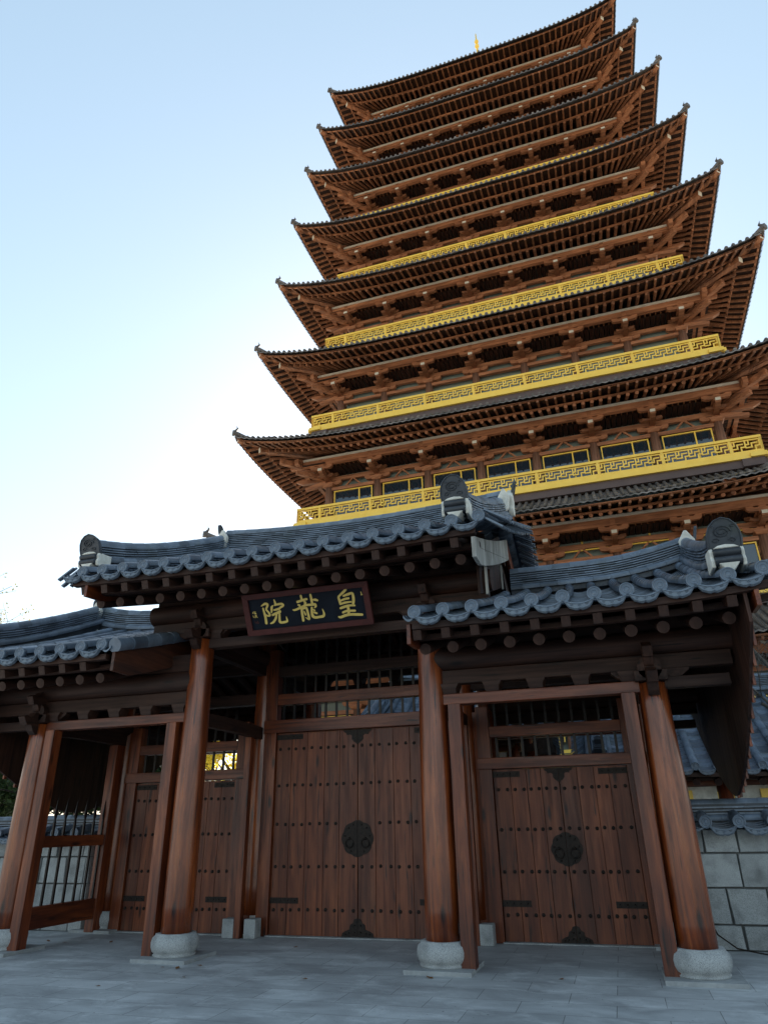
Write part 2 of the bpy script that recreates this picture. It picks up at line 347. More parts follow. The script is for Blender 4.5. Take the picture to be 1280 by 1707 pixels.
def ornament(roof, loc, ang, sl=.88, sz=.74, base=True):
    """the upright end tile of a ridge with its plaster bed; ang turns its face from -Y"""
    c, s_ = math.cos(ang), math.sin(ang)
    xf = lambda l, d, z: (loc[0]+(l*c+d*s_)*sl, loc[1]+(l*s_-d*c)*sl, loc[2]+z*sz)
    mb = MB(xf); pl = MB(xf)
    out = [(-.215, .34), (-.225, .48), (-.215, .62), (-.175, .75), (-.10, .845), (0, .89), (.10, .845), (.175, .75), (.215, .62), (.225, .48), (.215, .34)]
    f = lambda z: .05+(z-.38)*.22
    vs = [(l, f(z), z) for l, z in out]+[(l, f(z)-.06, z) for l, z in out]; n = len(out)
    mb.add(vs, [tuple(range(n)), tuple(range(n, 2*n))[::-1]]+[(i, (i+1) % n, (i+1) % n+n, i+n) for i in range(n)])
    mb.tube([(l*.93, f(z)+.006, z*.985+.01) for l, z in out], .012, 6)
    for c0, z0, r0, sg, m_ in ((-.02, .63, .115, 1, 26), (.10, .47, .05, -1, 14), (-.11, .48, .05, 1, 14), (.12, .72, .04, 1, 12), (-.13, .74, .035, -1, 12)):
        mb.tube([(c0+sg*r0*math.cos(a*.5)*(1-a/(m_*1.25)), f(z0+r0*math.sin(a*.5)*(1-a/(m_*1.25)))+.006, z0+r0*math.sin(a*.5)*(1-a/(m_*1.25))) for a in range(m_)], .012 if r0 > .1 else .009, 6)
    if base:
        for z in (.10, .25): mb.tube([(-.165, .03, z), (.165, .03, z)], .088, 12)
        for sg in (-1, 1): pl.prism([(-.30, -.02), (.05, -.02), (.075, .10), (.05, .18), (.07, .27), (.04, .36), (-.30, .40)], 'X', sg*.165, sg*.215)
        pl.prism([(-.165, .33), (-.10, .385), (0, .405), (.10, .385), (.165, .33)], 'Y', -.10, .085)
        pl.prism([(-.13, .04), (.13, .04), (.05, -.10), (0, -.16), (-.05, -.10)], 'Y', -.2, .10)
        part("plaster_bed", pl, "plaster", roof, bevel=.012)
    return part("ridge_end_tile", mb, "ornament_tile", roof)
def plaster_patch(roof, c, ang, w=.26, h=.5):
    cs, sn = math.cos(ang), math.sin(ang); mb = MB(lambda l, d, z: (c[0]+l*cs+d*sn, c[1]+l*sn-d*cs, c[2]+z)); n = 18
    mb.prism([(w/2*math.cos(a)*(1+.13*math.sin(a*5)), h/2*math.sin(a)*(1+.08*math.cos(a*4))) for a in [2*math.pi*i/n for i in range(n)]], 'Y', -.05, .05)
    return part("plaster_patch", mb, "plaster", roof, bevel=.015)
def verge(r, roof, x, sgn, style):
    """the finish along a gable end: small tiles laid across it, or one row of cover tiles down it"""
    mb = MB(); L = r.yrid-r.yf
    for side in (1, -1):
        Y = (lambda d: r.yf+d) if side == 1 else (lambda d: r.yr-d); d = 0.02
        if style == 'cross':
            while d < L:
                fl = .06*d/L; zv = lambda q: r.z(x, Y(q))-r.sag(x)*min(1, q/L)**2; za = zv(d); dz = zv(d+.1)-za
                for lay, (xa, z0, xb, z1) in enumerate(((-.09, .06, .17, -.11), (-.11, -.04, .12, -.215))):
                    j = rnd.uniform(-.010, .010); yy = Y(d+.055*lay)
                    for k in (-1, 0, 1): mb.bar((x+sgn*xa, yy+k*.031, za+z0+dz*(.5*lay+.36*k*side)+.008*abs(k)), (x+sgn*(xb+fl+j), yy+k*.031, za+z1+dz*(.5*lay+.36*k*side)+.016*abs(k)), .031, .024, 0)
                d += .165
        else:
            while d < L-.02:
                d2 = min(d+.32, L); mb.tube([(x, Y(d), r.z(x, Y(d))-.03), (x, Y(d2+.01), r.z(x, Y(d2))-.03)], [.105, .095], 10, 0, True, -60, 240); d = d2
    return part("verge_tile", mb, "roof_tile", roof)
def bargeboard(r, roof, x, ht, mat, rear_mat=None, top=.15, thick=.05, y0=.06):
    for side, mt in ((1, mat), (-1, rear_mat or mat)):
        mb = MB(); Y = (lambda d: r.yf+d) if side == 1 else (lambda d: r.yr-d); L = r.yrid-r.yf; n = 10
        up = []; lo = []
        for i in range(n+1):
            d = y0+(L-y0)*i/n; zz = r.z(x, Y(d))-r.sag(x)*(d/L)**2; up.append((Y(d), zz-top)); k = ht*(1.0 if i > 1 else (.70 if i == 0 else .97)); lo.append((Y(d), zz-top-k))
        mb.prism(up+lo[::-1], 'X', x-thick/2, x+thick/2); part("bargeboard", mb, mt, roof, bevel=.004)
def wind_board(r, roof, x, sgn, mat="wood_eave_Z", zlow=1.90, amp=1.75):
    mb = MB(); bt = MB(); y = r.yf+.12
    while y < r.yr-.12:
        y2 = min(y+.27, r.yr-.12); zb = lambda q: zlow+amp*(abs(q-r.yrid)/(r.yrid-r.yf))**1.5
        mb.prism([(y, zb(y)), (y2-.004, zb(y2)), (y2-.004, max(zb(y2)+.05, r.z(x, y2)-.10)), (y, max(zb(y)+.05, r.z(x, y)-.10))], 'X', x-.018, x+.018)
        zz = zb(y2)-.03; bt.box(min(x+sgn*.02, x+sgn*.05), max(x+sgn*.02, x+sgn*.05), y2-.035, y2+.03, zz, r.z(x, y2)-.12); y = y2
    o = part("gable_wind_board", mb, mat, roof); part("batten", bt, "wood_gate_Z", o); return o

# ------------------------------------------------------------------ the three-bay gate
XA0, XA, XB, XC, YD, YR = -6.65, -3.754, 0.0, 2.9, 2.28, 4.56
gate = thing("wooden_gate", "dark timber three-bay gate with raised middle roof, grey tiles and studded brown double doors", "gate")
PW = .3625
mid_roof = Roof([-5.04+.3595*i for i in range(18)], -5.33, 1.10, 5.16, 1.47, ll=.06, lr=.07, sag=lambda x: .15*((x+1.9)/2.95)**2)
right_roof = Roof([.17+.3635*i for i in range(12)], .02, 4.36, 4.03, 1.28, ll=.0, lr=.12, sag=lambda x: .24*max(0, (x-2.3)/1.7)**2)
left_roof = Roof([-4.47-.3635*i for i in range(11)][::-1], -8.36, -4.32, 4.03, 1.28, ll=.12, lr=.0, sag=lambda x: .24*max(0, (-6.2-x)/1.55)**2)
# columns of the front, middle and rear rows on their stone bases
def column(x, y, ztop, rb, rt, stone=True, mat="wood_column"):
    mb = MB(); n = 12; prof = []
    for i in range(n+1):
        t = i/n; prof.append((rb+(rt-rb)*t+.010*math.sin(math.pi*min(1, t*1.25)), (ztop-.29)*t))
    mb.lathe(prof, (0, 0, 0), 40); o = part("column", mb, mat, gate, loc=(x, y, .29))
    if stone:
        st = MB(); k = rb/.21
        st.lathe([(.285*k, -.246), (.290*k, -.225), (.268*k, -.214), (.298*k, -.19), (.318*k, -.14), (.322*k, -.085), (.308*k, -.03), (.280*k, -.006), (.272*k, .002), (.270*k, .018), (.20*k, .020)], (0, 0, 0), 40)
        part("base_stone", st, "granite", o)
        pl = MB(); pl.box(-.41, .41, -.40, .42, -.32, -.245); part("plinth_slab", pl, "plinth_stone", o, bevel=.006)
    return o
for x, zt in ((XA0, 3.2), (XA, 4.36), (XB, 4.36), (XC, 3.2)):
    rb = .215 if x > -1 else .21
    column(x, 0, zt, rb, .178); column(x, YD, zt+.9, .185, .165, x in (XA0, XC)); column(x, YR, zt, .205, .178)
mb = MB()
def blk(mb, x, y, z0, z1, a=.09, b=.13, dep=.09): mb.add([(x-a, y-dep, z0), (x+a, y-dep, z0), (x+a, y+dep, z0), (x-a, y+dep, z0), (x-a, y-dep*1.25, (z0+z1)/2), (x+a, y-dep*1.25, (z0+z1)/2), (x+b, y-dep*1.3, z1), (x-b, y-dep*1.3, z1), (x+b, y+dep*1.3, z1), (x-b, y+dep*1.3, z1)],
    [(0, 3, 2, 1), (0, 1, 5, 4), (4, 5, 6, 7), (7, 6, 8, 9), (2, 3, 9, 8), (1, 2, 8, 6, 5), (3, 0, 4, 7, 9)], 0)
for row in (0, YR):
    for x0, x1, dz, e0, e1 in ((XA0, XA, 0, XA0-.95, XA-.1), (XA, XB, 1.12, XA-.92, XB+.92), (XB, XC, 0, XB+.1, XC+1.0)):
        li = MB(); li.box(x0+.15, x1-.15, row-.085, row+.085, 3.095+dz, 3.24+dz)
        if dz == 0:
            l2 = MB()
            q = (XC+.15, XC+.93) if x0 == XB else (XA0-.93, XA0-.15); l2.box(q[0], q[1], row-.08, row+.08, 3.13+dz, 3.27+dz); part("lintel_end", l2, "wood_eave_X", gate, bevel=.008)
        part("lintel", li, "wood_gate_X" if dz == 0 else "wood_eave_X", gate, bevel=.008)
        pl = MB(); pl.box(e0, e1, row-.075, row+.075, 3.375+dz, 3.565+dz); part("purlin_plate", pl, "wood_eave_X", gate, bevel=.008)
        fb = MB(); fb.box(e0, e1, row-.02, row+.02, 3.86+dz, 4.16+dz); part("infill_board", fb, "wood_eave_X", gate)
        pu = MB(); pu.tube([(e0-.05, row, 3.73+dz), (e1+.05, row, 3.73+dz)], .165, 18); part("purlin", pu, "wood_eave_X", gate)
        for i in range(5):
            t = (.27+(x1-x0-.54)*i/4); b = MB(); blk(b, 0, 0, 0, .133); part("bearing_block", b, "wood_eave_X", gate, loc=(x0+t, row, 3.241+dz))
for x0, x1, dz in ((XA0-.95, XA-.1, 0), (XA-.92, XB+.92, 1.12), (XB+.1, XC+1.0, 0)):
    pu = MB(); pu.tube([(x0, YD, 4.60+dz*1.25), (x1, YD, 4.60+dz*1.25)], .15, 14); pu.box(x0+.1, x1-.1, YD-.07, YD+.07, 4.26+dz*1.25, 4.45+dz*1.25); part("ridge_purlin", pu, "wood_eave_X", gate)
# carved brackets on the column heads
def wing(z):
    return [(.55, z), (.55, z+.30), (-.26, z+.31), (-.34, z+.22), (-.44, z+.25), (-.50, z+.22), (-.42, z+.10), (-.33, z+.11), (-.27, z+.02), (-.20, z-.03)]
for row, sg in ((0, 1), (YR, -1)):
    for x, zt in ((XA0, 3.2), (XA, 4.36), (XB, 4.36), (XC, 3.2)):
        b = MB(lambda X, Y, Z, x=x, zt=zt, row=row, sg=sg: (x+X, row+sg*Y, zt+Z))
        b.prism(wing(-.14), 'X', -.065, .065); b.prism([(y*.82, z+.02) for y, z in wing(.17)], 'X', -.06, .06)
        b.box(-.20, .20, -.20, .20, .02, .15); b.prism([(-.48, .25), (-.48, .15), (-.36, .06), (.36, .06), (.48, .15), (.48, .25)], 'Y', -.06, .06)
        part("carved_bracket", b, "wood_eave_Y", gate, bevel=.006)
# beams from row to row, cross beams of the roof
for x, zs in ((XA0, (3.06,)), (XA, (3.05, 4.18)), (XB, (3.05, 4.18)), (XC, (3.06,))):
    for z in zs:
        for ya, yb in ((.12, YD-.12), (YD+.12, YR-.12)):
            b = MB(); n = 8; b.prism([(ya+(yb-ya)*i/n, z+.015*math.sin(math.pi*i/n)) for i in range(n+1)]+[(ya+(yb-ya)*i/n, z+.20+.02*math.sin(math.pi*i/n)) for i in range(n, -1, -1)], 'X', x-.075, x+.075); part("tie_beam", b, "wood_eave_Y", gate, bevel=.008)
    b = MB(); zb = zs[-1]+.32; b.tube([(x, -.2, zb), (x, YR+.2, zb)], .15, 14); part("cross_beam", b, "wood_eave_Y", gate)
# front bay posts beside the columns of the side bays
for x0, x1 in ((XB+.245, XB+.415), (XC-.395, XC-.225), (XA-.415, XA-.245), (XA0+.225, XA0+.395)):
    p = MB(); p.box(x0, x1, -.165, .03, .03, 3.095); part("front_post", p, "wood_gate_Z", gate, bevel=.008)
# the doors in the middle row
lance = MB(); lance.box(-.018, .018, -.012, .012, 0, 1.0)
lance.add([(-.018, -.012, 1), (.018, -.012, 1), (.018, .012, 1), (-.018, .012, 1), (-.010, -.008, 1.03), (.010, -.008, 1.03), (.010, .008, 1.03), (-.010, .008, 1.03), (-.030, -.009, 1.10), (.030, -.009, 1.10), (.030, .009, 1.10), (-.030, .009, 1.10), (0, 0, 1.30)],
    [(0, 1, 5, 4), (1, 2, 6, 5), (2, 3, 7, 6), (3, 0, 4, 7), (4, 5, 9, 8), (5, 6, 10, 9), (6, 7, 11, 10), (7, 4, 8, 11), (8, 9, 12), (9, 10, 12), (10, 11, 12), (11, 8, 12)])
LANCE = lance.mesh("spike", "iron_spike")
YF = 2.155
SPROF = [(.027, -.002), (.027, .006), (.022, .014), (.012, .021), (.002, .023)]
sm_ = MB(); sm_.lathe(SPROF, (0, 0, 0), 10, 'Y'); STUD = sm_.mesh("stud", "iron")
def scallop(rad, half):
    pts = [(0, -rad*.93)]
    for i in range(25):
        a = -math.pi/2+math.pi*i/24; q = rad*(.93+.07*abs(math.sin(a*4+math.pi/2))); pts.append((half*q*math.cos(a), q*math.sin(a)))
    return pts+[(0, rad*.93)]
def door(xl, xr, zt, nplank, rows, zlock, rlock, post, rails, zspike, label=None):
    """a double door with its frame and the spiked transom above; xl..xr is the opening"""
    xm = (xl+xr)/2
    for a, b in ((xl-post, xl), (xr, xr+post)):
        m = MB(); m.box(a, b, YF-.055, YF+.14, .0, rails[-1][1]+.32); part("door_post", m, "wood_gate_Z", gate, bevel=.008)
    for i, (z0, z1) in enumerate(rails):
        m = MB(); m.box((xl-post-.015) if i == 0 else xl+.002, (xr+post+.015) if i == 0 else xr-.002, YF-.085 if i == 0 else YF-.05, YF+.12, z0, z1); part("door_rail", m, "wood_gate_X" if i < 2 else "wood_eave_X", gate, bevel=.008)
    n = int((xr-xl-.2)/.2); z0 = rails[0][1]; k = (zspike-z0)/1.3
    for i in range(n+1):
        o = link("spike", LANCE, gate, (xl+.1+(xr-xl-.2)*i/n, YF+.03, z0)); o.scale = (1.1, 1.1, k)
    for half, x0, x1 in ((-1, xl, xm), (1, xm, xr)):
        lf = MB(); w_ = (x1-x0)/nplank
        cuts = [x0+.006]+[x0+w_*i+rnd.uniform(-.025, .025) for i in range(1, nplank)]+[x1-.004]
        for i in range(nplank): lf.box(cuts[i]+.003, cuts[i+1]-.003, YF, YF+.055+rnd.uniform(0, .004), .02, zt-.004)
        lf.box(x0, x1, YF+.045, YF+.06, .02, zt-.004); lf.box(x0+.05, x1-.05, YF+.06, YF+.10, .3, .42); lf.box(x0+.05, x1-.05, YF+.06, YF+.10, zt-.4, zt-.28)
        leaf = part("door_leaf", lf, "wood_door", gate, bevel=.004)
        st = MB()
        for z in rows:
            for i in range(nplank):
                for t in (.24, .78):
                    x = cuts[i]+(cuts[i+1]-cuts[i])*t+rnd.uniform(-.006, .006); zz = z+rnd.uniform(-.006, .006)
                    if abs(x-xm) < rlock*1.02 and abs(zz-zlock) < rlock: continue
                    if nplank == 5: link("stud", STUD, leaf, (x, YF, zz))
                    else: st.lathe(SPROF, (x, YF, zz), 10, 'Y')
        if st.v: part("studs", st, "iron", leaf, kind='stuff')
        lk = MB(); lk.prism([(xm+half*.003+u, zlock+v) for u, v in scallop(rlock, half)], 'Y', YF-.012, YF-.001)
        for a in (-60, -25, 10, 45, 70):
            q = rlock*.80; lk.lathe([(.016, 0), (.012, .010), (.002, .013)], (xm+half*q*math.cos(R(a)), YF-.012, zlock+q*math.sin(R(a))), 8, 'Y')
        part("lock_plate", lk, "iron", leaf)
        rg = MB(); cx, cz = xm+half*rlock*.50, zlock-rlock*.24; rg.tube([(cx+.066*math.sin(R(a)), YF-.026-.012*math.cos(R(a)), cz-.066*math.cos(R(a))) for a in range(0, 361, 20)], .011, 8)
        rg.lathe([(.022, 0), (.022, .02), (.012, .032), (.001, .034)], (cx, YF-.012, cz+.066), 10, 'Y'); part("ring_handle", rg, "iron", leaf)
        ir = MB(); k = rlock/.27
        ir.prism([(xm+half*(.003+u*k), zt-.012+v*k) for u, v in ((0, 0), (.255, 0), (.24, -.035), (.20, -.05), (.19, -.085), (.13, -.075), (.095, -.10), (.10, -.15), (.07, -.19), (.03, -.215), (0, -.24))], 'Y', YF-.010, YF-.001)
        part("iron_mount", ir, "iron", leaf); ir = MB()
        ir.prism([(xm+half*(.003+u*k), .022+v*k) for u, v in ((0, 0), (.26, 0), (.245, .05), (.20, .075), (.13, .10), (.12, .16), (.075, .185), (.05, .235), (0, .25))], 'Y', YF-.010, YF-.001)
        for u, v in (): ir.lathe([(.014, 0), (.010, .009), (.001, .012)], (xm+half*u*k, YF-.01, zt+v*k), 8, 'Y')
        for u, v in ((.05, .06), (.14, .05), (.05, .15), (.2, .035)): ir.lathe([(.014, 0), (.010, .009), (.001, .012)], (xm+half*u*k, YF-.01, .022+v*k), 8, 'Y')
        part("iron_mount", ir, "iron", leaf)
        xo = xl if half < 0 else xr
        for z in (.465, zt-.12):
            h = MB(); h.box(min(xo, xo-half*.50*k), max(xo, xo-half*.50*k), YF-.010, YF-.001, z, z+.085)
            for q in (.08, .20, .32, .44): h.lathe([(.014, 0), (.010, .009), (.001, .012)], (xo-half*q*k, YF-.01, z+.043), 8, 'Y')
            part("hinge_strap", h, "iron", leaf)
    si = MB(); si.box(xl-.02, xr+.02, YF-.10, YF+.16, .001, .019); part("door_sill", si, "granite", gate, bevel=.004)
door(-3.41, -.344, 3.14, 5, (.38, 1.0, 1.64, 2.26, 2.86), 1.41, .275, .22, ((3.14, 3.36), (3.63, 3.82), (4.14, 4.33)), 4.92)
for mir in (0, 1):
    a, b = (.42, 2.48) if not mir else (XA-2.48, XA-.42)
    door(a, b, 2.385, 4, (.36, .93, 1.51, 2.08), 1.23, .232, .21, ((2.39, 2.56), (2.88, 3.05)), 3.62)
# filling between door posts and columns, upper plates of the middle row
for x0, x1, z1 in ((XA+.10, -3.63, 4.3), (-.124, -.05, 4.3), (.05, .205, 3.3), (2.69, XC-.1, 3.3), (XA-.205, XA-.05, 3.3), (XA0+.1, XA-2.69, 3.3)):
    m = MB(); m.box(x0, x1, YF+.02, YF+.08, .02, z1); part("side_panel", m, "wood_gate_Z", gate)
for x0, x1, z in ((XA, XB, 4.98), (XB, XC, 3.68), (XA0, XA, 3.68)):
    m = MB(); m.box(x0+.1, x1-.1, YD-.09, YD+.09, z, z+.2); part("door_row_beam", m, "wood_eave_X", gate, bevel=.008)
# struts with granite stops at the inner columns
for x, sx in ((XA-.045, (-.16, .225)), (XB+.06, (.15,))):
    m = MB(); m.box(x-.055, x+.055, 1.80, 1.92, 0.003, 3.06); part("strut", m, "wood_gate_Z", gate, bevel=.006)
    for q in sx:
        m = MB(); m.box(x+q-.10, x+q+.10, 1.80, 2.02, 0.002, .272); part("stop_stone", m, "granite", gate, bevel=.01)
# spiked side fences
for X in (XA0, XC):
    for z0, z1, th in ((.22, .53, .05), (1.36, 1.53, .06)):
        m = MB(); m.box(X-th, X+th, .18, 2.12, z0, z1); part("fence_rail", m, "wood_gate_Y", gate, bevel=.006)
    m = MB(); m.box(X-.09, X+.09, 1.86, 2.06, .02, 3.06); part("fence_post", m, "wood_gate_Z", gate, bevel=.006)
    for i in range(7):
        o = link("spike", LANCE, gate, (X, .40+.242*i, .45)); o.rotation_euler = (0, 0, math.pi/2); o.scale = (1.15, 1.15, 1.28)
# roofs
def line(r, x0, x1, y, n=14, dz=.05): return [(x0+(x1-x0)*i/n, y, r.z(x0+(x1-x0)*i/n, y)+dz) for i in range(n+1)]
def drop(r, xa, xb, ya, yb, n=10, up=.10): return [(xa+(xb-xa)*i/n, ya+(yb-ya)*i/n, r.z(xb, ya+(yb-ya)*i/n)+.10+up*max(0, i/n-.55)**2*4) for i in range(n+1)]
ro = tiles(mid_roof, gate, label="raised middle roof"); eaves(mid_roof, ro)
ridge(line(mid_roof, -4.84, 1.05, YD), ro, "main_ridge", .24, 9)
for xa, xb, xe in ((-4.84, -5.17, -4.86), (.95, .73, 1.0)):
    for yb, ang in ((-1.18, 0), (2*YD+1.18, math.pi)):
        ridge(drop(mid_roof, xa, xb, YD-.1 if ang == 0 else YD+.1, yb), ro, "descending_ridge", .22, 5)
        ornament(ro, (xb, yb-.05 if ang == 0 else yb+.05, mid_roof.z(xb, yb)+.08), ang, .86, .62 if xb > 0 else .56)
for x, ang in ((-4.98, -math.pi/2), (1.18, math.pi/2)):
    ornament(ro, (x, YD, mid_roof.z(x, YD)+.30), ang, .5, .5, False)
    plaster_patch(ro, (x+(.16 if x < 0 else -.14), YD-.22, mid_roof.z(x, YD)+.26), 0, .20, .44); plaster_patch(ro, (x+(.04 if x < 0 else -.04), YD, mid_roof.z(x, YD)+.28), math.pi/2, .30, .52)
verge(mid_roof, ro, 1.24, 1, 'cross'); verge(mid_roof, ro, -5.30, -1, 'cross')
bargeboard(mid_roof, ro, .97, .40, "wood_bleached", "wood_gate_Z", top=.27); bargeboard(mid_roof, ro, -4.98, .36, "wood_gate_Y")
for X in (.84,):
    m = MB(); y = -.40; sr = right_roof
    while y < 2*YD+.40:
        y2 = y+.28; zb = lambda q: sr.ze+sr.rise*(.88*(u := 1-abs(q-YD)/3.78)+.12*u*u)+.16+(.32 if abs(q-YD) < .3 else 0)
        m.prism([(y, zb(y)), (y2-.004, zb(y2)), (y2-.004, mid_roof.z(X, y2)-.3), (y, mid_roof.z(X, y)-.3)], 'X', X-.02, X+.02); y = y2
    o = part("gable_board", m, "wood_eave_Z", ro)
    if X > 0:
        m = MB(); m.box(X+.095, X+.13, -.445, -.40, 4.50, 4.94); part("edge_strip", m, "wood_bleached", o); m = MB(); m.box(X+.03, X+.06, 1.90, 1.93, 5.3, 5.75); part("edge_strip", m, "wood_bleached", o)
ro = tiles(right_roof, gate, label="lower roof on the right"); eaves(right_roof, ro)
ridge(line(right_roof, 1.0, 4.0, YD), ro, "main_ridge", .24, 6)
for yb, ang in ((-1.18, 0), (2*YD+1.18, math.pi)):
    ridge(drop(right_roof, 3.97, 3.89, YD-.1 if ang == 0 else YD+.1, yb), ro, "descending_ridge", .22, 5); ornament(ro, (3.89, yb-.05 if ang == 0 else yb+.05, right_roof.z(3.89, yb)+.08), ang, .88, .63)
ornament(ro, (4.12, YD, right_roof.z(4.12, YD)+.14), math.pi/2, .5, .5, False); plaster_patch(ro, (3.98, YD-.2, right_roof.z(3.98, YD)+.22), 0, .24, .5)
verge(right_roof, ro, 4.34, 1, 'cross'); bargeboard(right_roof, ro, .07, .36, "wood_gate_Y"); bargeboard(right_roof, ro, 4.06, .36, "wood_gate_Y"); wind_board(right_roof, ro, 3.95, 1)
ro = tiles(left_roof, gate, label="lower roof on the left"); eaves(left_roof, ro)
ridge(line(left_roof, -7.75, -4.8, YD), ro, "main_ridge", .24, 6)
for yb, ang in ((-1.18, 0), (2*YD+1.18, math.pi)):
    ridge(drop(left_roof, -7.72, -7.85, YD-.1 if ang == 0 else YD+.1, yb), ro, "descending_ridge", .22, 5); ornament(ro, (-7.85, yb-.05 if ang == 0 else yb+.05, left_roof.z(-7.85, yb)+.10), ang, .88, .63)
ornament(ro, (-7.88, YD, left_roof.z(-7.88, YD)+.14), -math.pi/2, .5, .5, False); plaster_patch(ro, (-7.73, YD-.2, left_roof.z(-7.73, YD)+.22), 0, .24, .5)
verge(left_roof, ro, -4.27, 1, 'long'); verge(left_roof, ro, -8.34, -1, 'cross'); bargeboard(left_roof, ro, -4.30, .42, "wood_dark_Y", top=.10); bargeboard(left_roof, ro, -8.05, .36, "wood_gate_Y"); wind_board(left_roof, ro, -7.70, -1)

# ------------------------------------------------------------------ the name plaque under the middle eave
plq = thing("name_plaque", "dark name plaque with three gold brush characters in a red-brown frame, under the middle eave", "plaque", (-2.76, -.30, 4.29))
PV = Vector((0, -.30, .53)).normalized(); PN = Vector((0, -.53, -.30)).normalized()
pxf = lambda u, d, v: tuple(Vector((u, 0, 0))+PV*v+PN*d)
m = MB(pxf); m.box(.06, 1.94, -.03, 0, .05, .58); part("panel", m, "black_board", plq)
m = MB(pxf); m.prism([(-.02, -.01), (2.01, -.01), (1.92, .075), (.075, .075)], 'Y', -.03, .03); m.prism([(-.02, .635), (2.01, .635), (1.92, .55), (.075, .55)], 'Y', -.03, .03)
m.prism([(-.02, -.01), (-.02, .635), (.075, .55), (.075, .075)], 'Y', -.03, .0295); m.prism([(2.01, -.01), (2.01, .635), (1.92, .55), (1.92, .075)], 'Y', -.03, .0295); part("frame", m, "red_frame", plq, bevel=.006)
